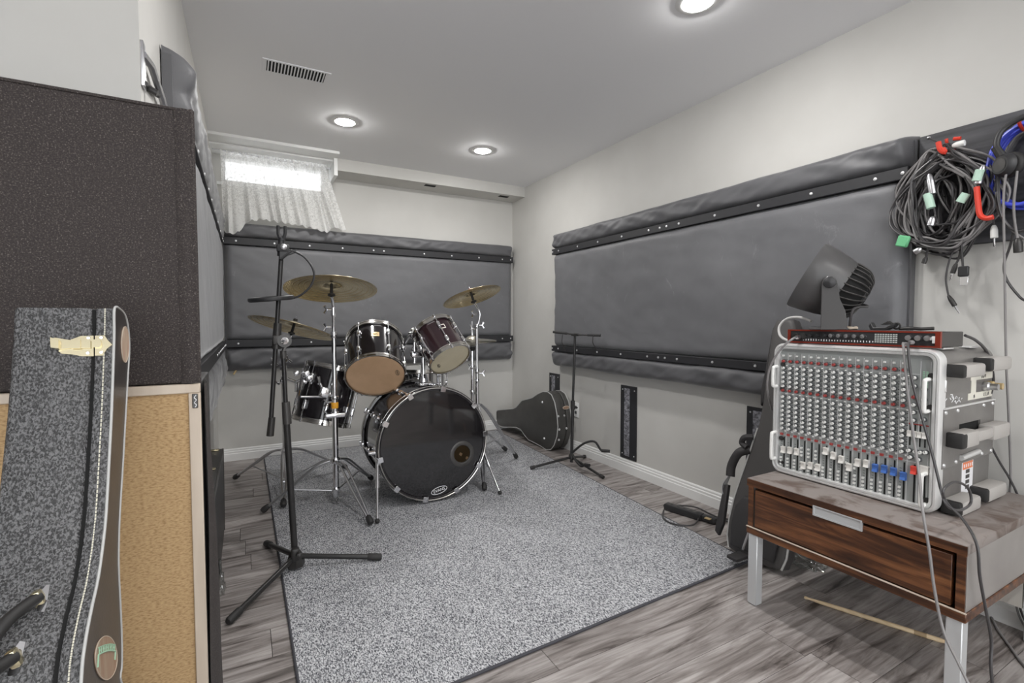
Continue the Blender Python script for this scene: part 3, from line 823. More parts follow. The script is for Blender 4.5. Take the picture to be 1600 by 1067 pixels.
def head_logo(t, o, ax, u, v, rr_, s):
    x, y, z = ax; d = ray(u, v); q = EYE + d * ((Vector(o) - EYE).dot(z) / d.dot(z)) - z * .0012
    ra = (q - Vector(o)).normalized(); ta = z.cross(ra)
    b = MB(); oval(b, q, ta, ra, .021 * s, .0095 * s, .0009); b.build('logo_oval', m_ink, t)
    text_part('logo_letters', 'EVANS', .0085 * s, m_ink, t, q, ta * -1, ra, .0004, .030 * s)
head_logo(tom1, o1, ax1, 621, 582, .1, 1.0)
def arm_to(t, frm, to):
    b = MB(); b.tube(spline([frm, frm.lerp(to, .5) + Vector((0, 0, .012)), to], 6), .0095, 10); b.ball(to, .022); b.ball(frm, .020); b.build('mount_arm', m_chrome, t)
arm_to(tom1, at1(radians(78), .165, .19), holders[0] + Vector((-.004, 0, .01)))
c2 = ray(703.5, 561.5)
o2 = EYE + c2 * 2.66
A2 = frame_dir(-.50 * .87, .865 * .87, .49, 703, 561)
tom2, ax2, at2 = drum('tom_drum', 'right rack tom, smaller and steeply tilted, dark plum shell with cream bottom head', o2, A2, -c2, .112, .225, m_plum, m_hoop, 6, m_headclr, m_headwht, rod_ang0=radians(20), group='rack toms above the bass drum')
sticker_on(tom2, ax2, at2, .112, .150, radians(28), .034, .030, m_label, m_plum)
head_logo(tom2, o2, ax2, 685.5, 571.5, .1, .8)
arm_to(tom2, at2(radians(-62), .122, .12), holders[1] + Vector((.006, 0, -.01)))
b = MB(); x2, y2, z2 = ax2; a = radians(-50)
b.box(at2(a, .118, .115), (.018, .050, .075), Matrix((x2 * cos(a) + y2 * sin(a), -x2 * sin(a) + y2 * cos(a), z2)).transposed(), .006, 2); b.build('mount_bracket', m_chrome, tom2)

# floor tom, tilted, hung from the left stand
cf = ray(501.6, 660)
of = EYE + cf * 2.79
Af = frame_dir(sin(radians(14)), cos(radians(14)), .0, 510, 620)
ftom, axf, atf = drum('floor_tom', 'black floor tom tilted to the right, hanging left of the bass drum', of, Af, -cf, .150, .325, m_blackgl, m_hoop, 8, m_headclr, m_headwht, rod_ang0=radians(-42), hoop_w=.02)

# snare drum on its basket stand, behind the toms
so = Vector((1.01, 3.10, .555))
sn, axs, ats = drum('snare_drum', 'chrome snare drum half hidden between the toms behind the bass drum', so, (0, 0, 1), (-.3, -1, 0), .166, .135, m_chrome, m_hoop, 8, m_headclr, M('worn_grey_head', (.30, .30, .29), .5), lugs=True)

# ------------------------------------------------------------------ stands
def leg_set(t, c, zhub, zlow, feet, r=.0074, spread=.014, foot_l=.045, double=True, mid=.62):
    c = Vector(c)
    for f in feet:
        f = Vector(f); d = (f - c); d.z = 0; d.normalize(); sd = Vector((-d.y, d.x, 0))
        hub = Vector((c.x, c.y, zhub)) + d * .028
        knee = hub.lerp(f, .22) + Vector((0, 0, .028))
        end = f + Vector((0, 0, .031)) - d * .012
        m = MB()
        for s_ in ((-1, 1) if double else (0,)):
            m.tube(spline([hub + sd * spread * .7 * s_, knee + sd * spread * s_, hub.lerp(end, .6) + sd * spread * .9 * s_ + Vector((0, 0, .012)), end + sd * spread * .3 * s_], 5), r * (.84 if double else 1), 8)
        lg_ = m.build('leg', m_steel if double else m_tubeblk, t)
        m = MB(); ax_ = (end - knee).normalized(); m.revolve(end - ax_ * .02, ax_, [(.0095, 0), (.0135, .006), (.0165, .032), (.0135, .044), (0, .046)], 14); m.build('rubber_foot', m_rubber, lg_)
        m = MB(); low = Vector((c.x, c.y, zlow)) + d * .022
        m.tube([low, hub.lerp(end, mid)], .0042, 8); m.build('brace', m_steel if double else m_tubeblk, lg_)
def collar(t, c, z, r, h, mat, nm='collar'):
    return MB().revolve((c[0], c[1], z - h / 2), (0, 0, 1), [(r * .9, 0), (r, h * .15), (r, h * .85), (r * .9, h)], 20).build(nm, mat, t)
def wing(t, c, d, s=1.0, mat=None):
    c = Vector(c); d = Vector(d).normalized(); up = Vector((0, 0, 1)); b = MB()
    b.cyl(c, c + d * .022 * s, .006 * s, n=10); q = c + d * .026 * s
    b.tube([q + up * .020 * s + d * .010 * s, q, q - up * .020 * s + d * .010 * s], .0055 * s, 8, radii=[.008 * s, .005 * s, .008 * s]); return b.build('wing_nut', mat or m_chrome, t)
def cymbal(label, c, A, R, mat, bell=.052, drop=.022, group=None, cat='cymbal'):
    c = Vector(c); t = thing('cymbal', label, cat, c, 'cymbals of the drum kit'); z = Vector(A).normalized()
    b = MB(); hb = .020
    prof = [(.006, 0), (bell * .6, -.004), (bell * .9, -hb * .7), (bell, -hb), (bell * 1.25, -hb - .003)]
    for k in range(1, 7):
        q = k / 6; rr_ = bell * 1.25 + (R - bell * 1.25) * q; prof.append((rr_, -hb - .003 - drop * q ** 1.5))
    th = .0013
    prof2 = [(r_, h_ - th) for r_, h_ in reversed(prof)]
    b.revolve(c, z, prof + prof2, 72, False); b.build('bronze_plate', mat, t, 30)
    # lathed grooves
    b = MB()
    for k in range(5):
        q = .25 + .16 * k; rr_ = bell * 1.25 + (R - bell * 1.25) * q; b.ring(c + z * (-hb - .0035 - th - drop * q ** 1.5), z, rr_, .0006, 72, 4)
    stuff(b.build('lathe_groove', m_gold, t, 0))
    return t, z
def tilter(t, top, z, fm=None):
    """sleeve, felt and wing nut at the top of a cymbal stand, along the cymbal's axis"""
    top = Vector(top)
    MB().cyl(top - z * .075, top - z * .012, .0085, .0075, n=12).build('sleeve', m_rubber, t)
    MB().revolve(top - z * .082, z, [(.012, 0), (.019, .004), (.019, .012), (.010, .016)], 16).build('cup_washer', m_metblk, t)
    b = MB(); b.cyl(top - z * .01, top + z * .030, .0032, n=8); b.build('threaded_rod', m_chrome, t)
    MB().revolve(top + z * .002, z, [(.010, 0), (.012, .003), (.012, .012), (.006, .016), (0, .017)], 14).build('felt', fm or m_rubber, t)

# ride (centre-left)
rc = Vector((.41, 2.72, 0))
def rz(v, u=522): return PY(u, v, rc.y).z
st = thing('cymbal_stand', 'chrome double-braced cymbal stand with orange locking collar, in front of the floor tom', 'cymbal stand', (rc.x, rc.y, RUG), 'chrome cymbal stands')
MB().cyl((rc.x, rc.y, .055), (rc.x, rc.y, rz(622)), .0155, n=24).build('lower_tube', m_chrome, st)
MB().cyl((rc.x, rc.y, rz(640)), (rc.x, rc.y, rz(520)), .0118, n=20).build('middle_tube', m_chrome, st)
rt = PY(518, 440, 2.70); rzv = frame_dir(0, .945, .32, 517, 442)
b = MB(); b.tube([(rc.x, rc.y, rz(525)), Vector((rc.x, rc.y, rz(478))), rt - rzv * .08], .0085, 12); b.build('upper_tube', m_chrome, st)
collar(st, rc, rz(633), .019, .032, m_orangepl, 'locking_collar')
collar(st, rc, rz(621), .020, .018, m_chrome); collar(st, rc, rz(646), .021, .022, m_chrome)
b = MB(); b.box((rc.x, rc.y - .012, rz(648)), (.11, .035, .026), None, .008, 2); b.build('hinge_clamp', m_chrome, st)
collar(st, rc, rz(523), .016, .034, m_chrome); collar(st, rc, rz(487), .013, .05, m_chrome); collar(st, rc, rz(719), .024, .03, m_chrome); collar(st, rc, rz(764), .021, .022, m_chrome)
wing(st, (rc.x - .014, rc.y, rz(511)), (-1, -.2, 0)); wing(st, (rc.x - .010, rc.y, rz(484)), (-1, -.2, 0)); wing(st, (rc.x - .018, rc.y, rz(628)), (-1, -.3, 0))
leg_set(st, rc, rz(719), rz(766), [PZ(579, 822, RUG), PZ(412, 803, 0), PZ(580, 752, RUG)])
tilter(st, rt, rzv)
# side clamp with a short bar (left of the collar)
b = MB(); q0 = PY(503, 620, rc.y - .03); b.tube([PY(470, 620, rc.y - .05), q0, Vector((rc.x - .015, rc.y, q0.z))], .0065, 10); b.build('clamp_bar', m_steel, st)
b = MB(); b.box(PY(507, 613, rc.y - .03), (.05, .03, .055), Matrix.Rotation(.3, 3, 'Y'), .010, 2); b.build('bar_clamp', m_chrome, st)
wing(st, PY(503, 605, rc.y - .03), (-.4, 0, 1), 1.1)
ride, _ = cymbal('big cymbal level on top of the front stand, left of centre', rt, rzv, .232, m_brass)
# left cymbal on its own stand
lcn = Vector((.19, 3.16, 0))
def lz(v, u=447): return PY(u, v, lcn.y).z
st = thing('cymbal_stand', 'chrome cymbal stand behind the black microphone stand at the left of the drum kit', 'cymbal stand', (lcn.x, lcn.y, RUG), 'chrome cymbal stands')
MB().cyl((lcn.x, lcn.y, .06), (lcn.x, lcn.y, lz(588)), .0135, n=20).build('lower_tube', m_chrome, st)
lt = PY(461, 502, 3.14); lzv = frame_dir(.28, .945, .155, 460, 505)
MB().tube([(lcn.x, lcn.y, lz(600)), (lcn.x, lcn.y, lz(548)), lt - lzv * .085], .0085, 12).build('upper_tube', m_chrome, st)
for v_ in (575, 596): collar(st, lcn, lz(v_), .020, .03, m_chrome)
collar(st, lcn, lz(703), .022, .026, m_chrome); collar(st, lcn, lz(748), .018, .02, m_chrome)
for u_, v_ in ((434, 570), (455, 565), (436, 600)): wing(st, PY(u_, v_, lcn.y - .02), (-.6, -.4, .5), 1.2)
b = MB(); b.tube([PY(440, 588, lcn.y), PY(463, 597, lcn.y - .03), PY(478, 590, 3.0)], .009, 10); b.build('tom_arm', m_chrome, st)
MB().tube([PY(463, 612, lcn.y - .03), PY(463, 596, lcn.y - .03)], .010, 10).build('drop_bar', m_chrome, st); MB().tube([PY(443, 620, lcn.y), PY(443, 596, lcn.y)], .009, 10).build('drop_bar', m_chrome, st)
leg_set(st, lcn, lz(703), lz(748), [PZ(368, 751, 0), PZ(443, 795, RUG), Vector((.56, 3.33, RUG))])
tilter(st, lt, lzv)
cymbal('tilted cymbal low at the left, behind the black microphone stand', lt, lzv, .245, m_brass)
# clamp of the floor tom reaching to that stand
b = MB()
for u_, v_, s_ in ((463, 583, .020), (479, 583, .022), (484, 590, .024), (476, 596, .018), (488, 598, .016)): b.box(PY(u_, v_, 2.86 + .05 * random.random()), (s_ * 1.6, .03, s_ * 1.2), Matrix.Rotation(random.uniform(-.6, .6), 3, 'Y'), .006, 2)
b.build('hanging_clamp', m_chrome, ftom)
b = MB(); b.tube([PY(474, 575, 2.88), PY(462, 640, 2.88)], .006, 8); b.build('hanging_rod', m_chrome, ftom)
# crash (right)
cc = Vector((1.355, 2.95, 0))
def cz(v, u=748): return PY(u, v, cc.y).z
st = thing('cymbal_stand', 'chrome cymbal stand at the right of the bass drum, nearest the room corner', 'cymbal stand', (cc.x, cc.y, RUG), 'chrome cymbal stands')
MB().cyl((cc.x, cc.y, .06), (cc.x, cc.y, cz(575)), .0150, n=20).build('lower_tube', m_chrome, st)
MB().cyl((cc.x, cc.y, cz(590)), (cc.x, cc.y, cz(508)), .0105, n=18).build('middle_tube', m_chrome, st)
ct = PY(735, 455, 2.93); czv = frame_dir(-.30, .94, .27, 738, 460)
MB().tube(spline([(cc.x, cc.y, cz(512)), PY(750, 492, cc.y), PY(745.5, 480, cc.y), ct - czv * .08], 5), .0075, 12).build('upper_tube', m_chrome, st)
for v_ in (510, 580, 595): collar(st, cc, cz(v_), .017, .03, m_chrome)
collar(st, cc, cz(665), .020, .03, m_chrome)
wing(st, (cc.x + .012, cc.y, cz(508)), (1, -.4, 0)); wing(st, PY(744, 491, cc.y), (-1, -.3, 0)); wing(st, (cc.x + .014, cc.y, cz(583)), (1, -.4, 0))
leg_set(st, cc, cz(632), cz(700), [PZ(807, 717, RUG), PZ(757, 768, RUG), Vector((1.20, 3.24, RUG))], r=.0082)
tilter(st, ct, czv, m_knobr)
cymbal('small cymbal tilted up to the right, above the small plum tom', ct, czv, .197, m_brass, bell=.042, drop=.018)
# hi-hat
hc = Vector((1.432, 3.20, 0))
def hz(v, u=742): return PY(u, v, hc.y).z
st = thing('hi_hat_stand', 'chrome hi-hat stand beside the right cymbal stand', 'hi-hat stand', (hc.x, hc.y, RUG))
MB().cyl((hc.x, hc.y, .06), (hc.x, hc.y, hz(612)), .0155, n=18).build('lower_tube', m_chrome, st)
MB().cyl((hc.x, hc.y, hz(625)), (hc.x, hc.y, hz(546)), .0135, n=18).build('upper_tube', m_chrome, st)
MB().cyl((hc.x, hc.y, hz(560)), (hc.x, hc.y, hz(502)), .0035, n=10).build('pull_rod', m_chrome, st)
MB().revolve((hc.x, hc.y, hz(548)), (0, 0, 1), [(.015, 0), (.022, .012), (.022, .028), (.012, .03)], 16).build('seat_cup', m_rubber, st)
collar(st, hc, hz(573), .021, .03, m_chrome); collar(st, hc, hz(612), .020, .03, m_chrome)
wing(st, PY(742, 514, hc.y), (-.9, 0, .35)); wing(st, PY(739, 573, hc.y), (-1, -.2, 0))
MB().revolve((hc.x, hc.y, hz(524)), (0, 0, 1), [(.012, 0), (.012, .02), (.007, .024), (.007, .04)], 12).build('clutch', m_chrome, st)
leg_set(st, hc, hz(668), hz(698), [PZ(790, 706, RUG), Vector((1.36, 3.48, RUG)), Vector((1.56, 3.44, RUG))], r=.006)
MB().box((hc.x - .12, hc.y + .18, .04), (.09, .26, .012), Matrix.Rotation(.18, 3, 'X'), .004, 2).build('footboard', m_steel, st)
cymbal('upper hi-hat cymbal half hidden by the small tom', (hc.x, hc.y, hz(524)), (0, 0, 1), .178, m_hat, bell=.045, drop=.012)
cymbal('lower hi-hat cymbal turned upward under its pair', (hc.x, hc.y, hz(541)), (0, 0, -1), .178, m_hat, bell=.045, drop=.012)
# snare stand
st = thing('snare_stand', 'chrome snare stand mostly hidden behind the bass drum', 'drum stand', (so.x, so.y, RUG))
MB().cyl((so.x, so.y, .08), (so.x, so.y, .46), .0125, n=16).build('tube', m_chrome, st)
leg_set(st, so, .26, .12, [so + Vector((cos(a) * .24, sin(a) * .24, RUG - so.z)) for a in (1.5, 3.4, 5.2)])
for a in (.3, 2.4, 4.5):
    d = Vector((cos(a), sin(a), 0)); MB().tube([Vector((so.x, so.y, .45)), Vector((so.x, so.y, .50)) + d * .12, Vector((so.x, so.y, .530)) + d * .172, Vector((so.x, so.y, .565)) + d * .185], .0055, 8).build('basket_arm', m_chrome, st)

# ------------------------------------------------------------------ microphone stand (foreground)
MY = 2.09
mb = Vector((.158, MY, 0))
st = thing('microphone_stand', 'tall black boom microphone stand standing alone at the left edge of the rug', 'microphone stand', (mb.x, MY, 0))
hub = PY(461, 868, MY)
jt = PY(437.5, 529, MY); jc = PY(444, 532, MY)
lowm = PY(447.5, 655, MY)
MB().cyl(PY(462, 885, MY), lowm, .0125, n=16).build('lower_tube', m_tubeblk, st)
MB().cyl(lowm, PY(442.5, 548, MY), .0085, n=16).build('upper_tube', m_tubeblk, st)
MB().cyl(PY(448.8, 662, MY), PY(446.6, 628, MY), .0165, .015, n=18).build('clutch_grip', m_greymetal, st)
b = MB(); b.revolve(PY(462, 885.5, MY), (0, 0, 1), [(.022, 0), (.034, .006), (.034, .02), (.024, .055), (.016, .068)], 8); b.box(hub + Vector((0, -.02, .015)), (.03, .03, .05), None, .006, 2); b.build('leg_hub', m_metblk, st, 30)
MB().revolve(hub + Vector((.012, -.042, .018)), (0, -1, 0), [(.011, 0), (.011, .012), (0, .015)], 14).build('set_screw', m_metblk, st)
for f in (PZ(360, 968, .014), PZ(592, 870, .022), PZ(417, 849, .014)):
    d = (f - mb); d.z = 0; d.normalize()
    m = MB(); s0 = Vector((mb.x, mb.y, .055)) + d * .02; m.cyl(s0, f, .0105, n=14); lg_ = m.build('leg', m_tubeblk, st)
    ax_ = (f - s0).normalized(); MB().revolve(f - ax_ * .045, ax_, [(.0125, 0), (.0140, .005), (.0140, .05), (.010, .056), (0, .057)], 14).build('rubber_cap', m_rubber, lg_)
# T joint
b = MB(); b.cyl(PY(442.4, 548, MY), PY(443.3, 560, MY), .0115, n=14); b.cyl(jc + Vector((0, -.022, 0)), jc + Vector((0, .022, 0)), .026, n=22); b.box(PY(437, 531, MY), (.05, .036, .038), None, .006, 2); b.build('swivel_joint', m_greymetal, st, 35)
MB().revolve(jc + Vector((.0, -.023, 0)), (0, -1, 0), [(.014, 0), (.014, .006), (.007, .008), (0, .012)], 16).build('joint_bolt', m_chrome, st)
MB().cyl(PY(431.5, 545, MY), PY(434, 505, MY), .0165, .0145, n=16).build('boom_sleeve', m_metblk, st)
bt, tp = PY(422.5, 672, MY), PY(440, 392, MY)
MB().cyl(bt, tp, .0085, n=14).build('boom_arm', m_tubeblk, st)
MB().cyl(PY(422, 681, MY), PY(425, 652, MY), .0135, .0125, n=16).build('boom_grip', m_metblk, st)
b = MB(); b.cyl(PY(438, 400, MY), PY(440, 372, MY), .0115, n=14); b.cyl(PY(440, 376, MY), PY(440, 374, MY), .014, n=14); b.build('mic_thread', m_black, st)
b = MB()
for s_ in (-1, 1):
    b.tube(spline([PY(440, 372, MY) + Vector((s_ * .006, 0, 0)), PY(440, 365, MY) + Vector((s_ * .012, 0, 0)), PY(440, 353, MY) + Vector((s_ * .0125, 0, 0))], 4), .006, 8, radii=None)
b.build('mic_clip', m_black, st)
# pop filter clamped to the boom
pf = thing('pop_filter', 'round black pop filter on a gooseneck clamped to the microphone stand', 'pop filter', PY(440, 392, MY))
b = MB(); b.box(PY(442, 388, MY - .012), (.045, .03, .030), None, .006, 2); b.build('clamp', m_black, pf)
b = MB(); b.prism([(0, 0), (.062, .028), (.058, .040), (.0, .030)], lambda a, h, d: PY(436, 405, MY) + Vector((a, d, h)), -.024, -.010, .002, 1); b.tube([PY(438, 405, MY - .02), PY(455, 392, MY - .02)], .006, 8); b.build('clamp_jaw', m_black, pf)
MB().revolve(PY(443, 386, MY - .028), (0, -1, 0), [(.012, 0), (.012, .010), (.006, .014), (0, .014)], 14).build('clamp_screw', m_steel, pf)
gp = spline([PY(455, 391, MY - .02), PY(476, 402, MY - .03), PY(490, 423, MY - .04), PY(487, 444, MY - .04), PY(470, 461, MY - .03), PY(450, 467, MY - .02), PY(430, 466, MY - .02)], 10)
MB().tube(gp, .0042, 8).build('gooseneck', m_black, pf)
dc = PY(424, 466.5, MY - .02); dn = (Vector((-.11, -.055, 1))).normalized()
MB().ring(dc, dn, .076, .0050, 56, 8, .0085).build('hoop', m_black, pf)
MB().revolve(dc, dn, [(.074, 0), (0, .001)], 48, False).build('mesh_screen', m_metblk, pf)

# ------------------------------------------------------------------ guitar stand by the right wall
gx = Vector((1.945, 2.69, 0))
st = thing('guitar_stand', 'black double guitar stand with empty yokes near the right wall', 'guitar stand', gx)
def gz(u, v): return PY(u, v, gx.y)
MB().cyl(gz(893, 722), gz(895, 628), .011, n=14).build('lower_tube', m_tubeblk, st)
MB().cyl(gz(895, 630), gz(898.5, 524), .0085, n=14).build('upper_tube', m_tubeblk, st)
b = MB(); b.cyl(gz(895, 640), gz(895, 626), .0145, n=14); b.cyl(gz(896, 636), gz(902, 637), .006, n=8); b.build('height_clutch', m_metblk, st)
hb_ = gz(893, 714); MB().revolve(hb_ - Vector((0, 0, .018)), (0, 0, 1), [(.012, 0), (.020, .008), (.020, .03), (.013, .042)], 14).build('leg_hub', m_metblk, st)
for f in (PZ(829, 731, RUG + .013), PZ(943, 746, .009), PZ(914, 713, .010)):
    m = MB(); m.cyl(hb_, f, .0085, n=12); lg_ = m.build('leg', m_tubeblk, st)
    MB().cyl(hb_.lerp(f, .90), f, .0115, n=12).build('rubber_cap', m_rubber, lg_)
q = gz(893, 708)
for pts in ([q, PY(912, 693, 2.62), PY(929, 690, 2.56), PY(940, 704, 2.52), PY(953, 705, 2.48)], [q, PY(900, 720, 2.62), PY(908, 728, 2.56), PY(914, 726, 2.52), PY(921, 727, 2.48)]):
    m = MB(); m.tube(spline(pts, 5), .0075, 10); m.cyl(pts[-2], pts[-1], .0105, n=12); m.build('cradle_arm', m_rubber, st)
top = gz(898.5, 523)
MB().box(top, (.05, .03, .018), None, .004, 2).build('yoke_block', m_metblk, st)
for s_, a_, b_ in ((-1, (864, 518.5), (886, 521)), (1, (918, 523.5), (938.5, 524))):
    m = MB(); m.tube([top, PY(*(b_ if s_ < 0 else a_), 2.76 if s_ < 0 else 2.62)], .005, 8); m.build('crossbar', m_metblk, st)
    m = MB(); m.cyl(PY(*a_, 2.83 if s_ < 0 else 2.62), PY(*b_, 2.76 if s_ < 0 else 2.55), .0085, n=12); m.build('yoke', m_rubber, st)
    u0 = 879 if s_ < 0 else 927
    m = MB(); yk = 2.78 if s_ < 0 else 2.58; m.tube(spline([PY(u0, 523, yk), PY(u0 - 1, 534, yk), PY(u0 + 2, 541, yk), PY(u0 + 5, 548, yk), PY(u0 + 2, 544, yk)], 4), .0028, 6); m.build('neck_strap', m_metblk, st)

# ------------------------------------------------------------------ acoustic guitar case lying on its side in the corner
CX_ = 2.025
pts = [(771.5, 648), (777, 643.5), (801, 641.5), (806, 639), (811, 633), (815, 628.5), (822, 627), (831, 624.5), (840, 618.5), (848, 615), (855, 615.5), (861, 620), (866, 632), (869.5, 650), (871, 670), (869.5, 685), (865, 699), (860, 705.5), (853, 706), (844, 700), (834, 694.5), (825, 690), (818, 681.5), (813, 674), (806, 670.5), (785, 670), (777, 666.5), (772.5, 657)]
out = [(PX(u, v, CX_).y, PX(u, v, CX_).z) for u, v in pts]
zmin = min(z for _, z in out)
gcs = thing('guitar_case', 'charcoal acoustic guitar case lying on its side in the far right corner', 'guitar case', (CX_ + .06, 3.45, 0))
dz_ = .001 - zmin
lean = lambda a, h, d: Vector((CX_ + d + .10 * h * 0, a, h + dz_))
b = MB(); b.prism(out, lean, 0.0, .086, .012, 3); b.build('body', m_casegrey, gcs, 40)
b = MB(); b.prism(out, lean, .090, .135, .010, 3); b.build('lid', m_casegrey, gcs, 40)
b = MB(); b.tube([lean(a, h, .004) for a, h in out], .0035, 6, True); b.build('piping', m_piping, gcs)
b = MB(); b.tube([lean(a, h, .130) for a, h in out], .0030, 6, True); b.build('piping', m_piping, gcs)
for u, v in ((847.5, 631.5), (850.5, 688)):
    p = PX(u, v, CX_); b = MB(); b.revolve((CX_ - .0005, p.y, p.z + dz_), (-1, 0, 0), [(.010, 0), (.008, .005), (0, .007)], 12); b.build('stud', m_screw, gcs)
yend = min(a for a, _ in out)
for u, v in ((870, 651), (882.5, 649.5), (872, 671), (884.5, 669), (874, 687.5)):
    p = PY(u, v, yend + .004); ee = min(out, key=lambda q: abs(q[1] + dz_ - p.z) + (0 if q[0] < 3.25 else 9)); b = MB(); b.revolve((min(max(p.x, CX_ + .016), CX_ + .118), ee[0] - .001, p.z), (0, -1, 0), [(.009, 0), (.007, .005), (0, .006)], 12); b.build('stud', m_screw, gcs)
p = PY(880, 636, yend + .02); c_ = Vector((CX_ + .085, yend + .014, p.z - .004))
b = MB(); b.ball(c_, .030, 20, 8, (1, .18, .42)); b.build('oval_badge', m_sticker, gcs)
b = MB(); oval(b, c_ + Vector((0, -.0055, 0)), (1, 0, 0), (0, 0, 1), .029, .0125, .0016); b.build('badge_rim', m_ply, gcs)
# ------------------------------------------------------------------ power strip
t = thing('power_strip', 'black power strip with its cord loop on the floor by the right baseboard', 'power strip', PZ(1075, 803))
a, c_ = PZ(1040, 790, .018), PZ(1098, 808, .018); d = (c_ - a).normalized(); Rm = Matrix((d, Vector((-d.y, d.x, 0)), Vector((0, 0, 1)))).transposed()
mid = a.lerp(c_, .5); ln = (c_ - a).length
MB().box(mid, (ln, .045, .034), Rm, .006, 2).build('strip_body', m_black, t)
for i in range(5):
    q = a.lerp(c_, .12 + .17 * i) + Vector((0, 0, .0172)); MB().revolve(q, (0, 0, 1), [(.014, 0), (.012, .0015), (0, .001)], 14, False).build('outlet', m_greymetal, t)
b = MB(); b.box(PZ(1108, 811, .016), (.075, .04, .03), Rm, .008, 2); b.build('adapter', m_black, t)
MB().box(PZ(1106, 810, .033), (.028, .02, .003), Rm).build('adapter_label', m_gold, t, 0)
for pts in ([(1037, 797), (1036, 808), (1048, 817), (1070, 821), (1085, 819), (1092, 808), (1088, 803)], [(1037, 790), (1050, 789), (1085, 792), (1108, 802), (1125, 809), (1148, 812)], [(1112, 812), (1128, 811), (1140, 816), (1160, 822)]):
    b = MB(); b.tube(spline([PZ(u, v, .0135 if u < 1100 else .006) for u, v in pts], 6), .0042, 8); b.build('cord', m_cable, t)

# ------------------------------------------------------------------ low table with one drawer (right foreground)
TX0, TX1, TY0, TY1, TZ = 1.54, 2.15, .480, 1.075, .449
tb = thing('low_table', 'low dark walnut table with one drawer and silver legs, carrying the mixer', 'table', (1.845, .78, 0))
MB().bx(TX0, TX1, TY0, TY1, TZ - .026, TZ, .0025, 2).build('top', m_dusty, tb)
MB().bx(TX0 - .0008, TX0 + .004, TY0, TY1, TZ - .0262, TZ - .0025).build('top_edge', m_walnut, tb, 0)
MB().bx(TX0 + .008, TX1 - .01, TY0 + .002, TY0 + .020, .277, TZ - .026).build('side_panel', m_side, tb, 0)
MB().bx(TX0 + .008, TX1 - .01, TY1 - .020, TY1 - .002, .277, TZ - .026).build('side_panel', m_side, tb, 0)
for ya in (TY0 + .003, TY1 - .021): MB().bx(TX0 + .004, TX0 + .0078, ya, ya + .018, .277, TZ - .026).build('side_edge', m_walnut, tb, 0)
MB().bx(TX1 - .012, TX1, TY0 + .002, TY1 - .002, .277, TZ - .026).build('back_panel', m_walnut, tb, 0)
MB().bx(TX0, TX1, TY0 - .002, TY1, .253, .277, .002, 1).build('bottom_board', m_walnut, tb)
MB().bx(TX0 - .0015, TX0 + .004, TY0 - .0022, TY1, .2765, .279).build('pale_lip', m_ply, tb, 0)
dr = MB(); dr.bx(TX0 + .004, TX0 + .024, TY0 + .030, TY1 - .028, .282, TZ - .036, .001, 1); dro = dr.build('drawer', m_walnut, tb)
b = MB()
b.bx(TX0 - .001, TX0 + .006, .711, .849, .4235, .4275); b.bx(TX0 - .001, TX0 + .006, .711, .849, .3955, .4000); b.bx(TX0 - .001, TX0 + .006, .711, .7155, .4, .4235); b.bx(TX0 - .001, TX0 + .006, .8445, .849, .4, .4235)
h_ = b.build('handle_rim', m_silver, dro, 0)
MB().bx(TX0 + .002, TX0 + .0036, .7155, .8445, .4, .4235).build('handle_recess', m_silver, dro, 0)
MB().bx(TX0 + .030, TX1 - .02, TY0 + .022, TY1 - .022, .279, .300).build('inner_floor', m_walnut, tb, 0)
lp = None
for x, y in ((TX0 + .022, TY1 - .022), (TX0 + .022, TY0 + .022), (TX1 - .022, TY0 + .022), (TX1 - .022, TY1 - .022)):
    if lp is None: lp = MB().box((x, y, .1275), (.034, .034, .251), None, .002, 1).build('leg', m_silver, tb, org=(x, y, .1275))
    else: part_copy(lp, tb, (x, y, .1275))
MB().bx(TX1 - .036, TX1 - .022, TY0 + .045, TY1 - .045, .10, .253).build('rear_brace', m_paleback, tb, 0)

# ------------------------------------------------------------------ rack mixer in a silver-rimmed case
FX, MY0, MY1, MZ0, MZ1, MXB = 1.690, .597, 1.085, TZ + .002, .921, 2.070
mx_ = thing('mixing_console', 'sixteen channel mixing console in a silver rimmed case on the low table', 'mixer', (1.88, .84, TZ))
def rrect(y0, y1, z0, z1, r, n=6):
    o_ = []
    for cy, cz, a0 in ((y1 - r, z1 - r, 0), (y0 + r, z1 - r, pi / 2), (y0 + r, z0 + r, pi), (y1 - r, z0 + r, 3 * pi / 2)):
        for i in range(n + 1): o_.append((cy + r * cos(a0 + pi / 2 * i / n), cz + r * sin(a0 + pi / 2 * i / n)))
    return o_
f3 = lambda a, b, d: (d, a, b)
MB().prism(rrect(MY0 + .004, MY1 - .004, MZ0 + .004, MZ1 - .004, .03), f3, FX + .022, MXB, .006, 2).build('case_body', m_caseside, mx_, 40)
o1_, i1_ = rrect(MY0, MY1, MZ0, MZ1, .034), rrect(MY0 + .020, MY1 - .020, MZ0 + .020, MZ1 - .020, .018)
b = MB(); n = len(o1_); prof = [(0., FX + .034), (0., FX + .006), (.18, FX), (.42, FX - .001), (.52, FX + .003), (.60, FX - .0005), (.9, FX), (1., FX + .006), (1., FX + .02)]
b.grid(lambda i, j: (lambda k, q: (prof[q][1], o1_[k][0] + (i1_[k][0] - o1_[k][0]) * prof[q][0], o1_[k][1] + (i1_[k][1] - o1_[k][1]) * prof[q][0]))(int(round(i * n)) % n, int(round(j * (len(prof) - 1)))), n, len(prof) - 1, True)
b.build('case_rim', m_frame, mx_, 35)
PNX = FX + .012
MB().bx(PNX, PNX + .004, MY0 + .018, MY1 - .018, MZ0 + .018, MZ1 - .018).build('face_panel', m_panel, mx_, 0)
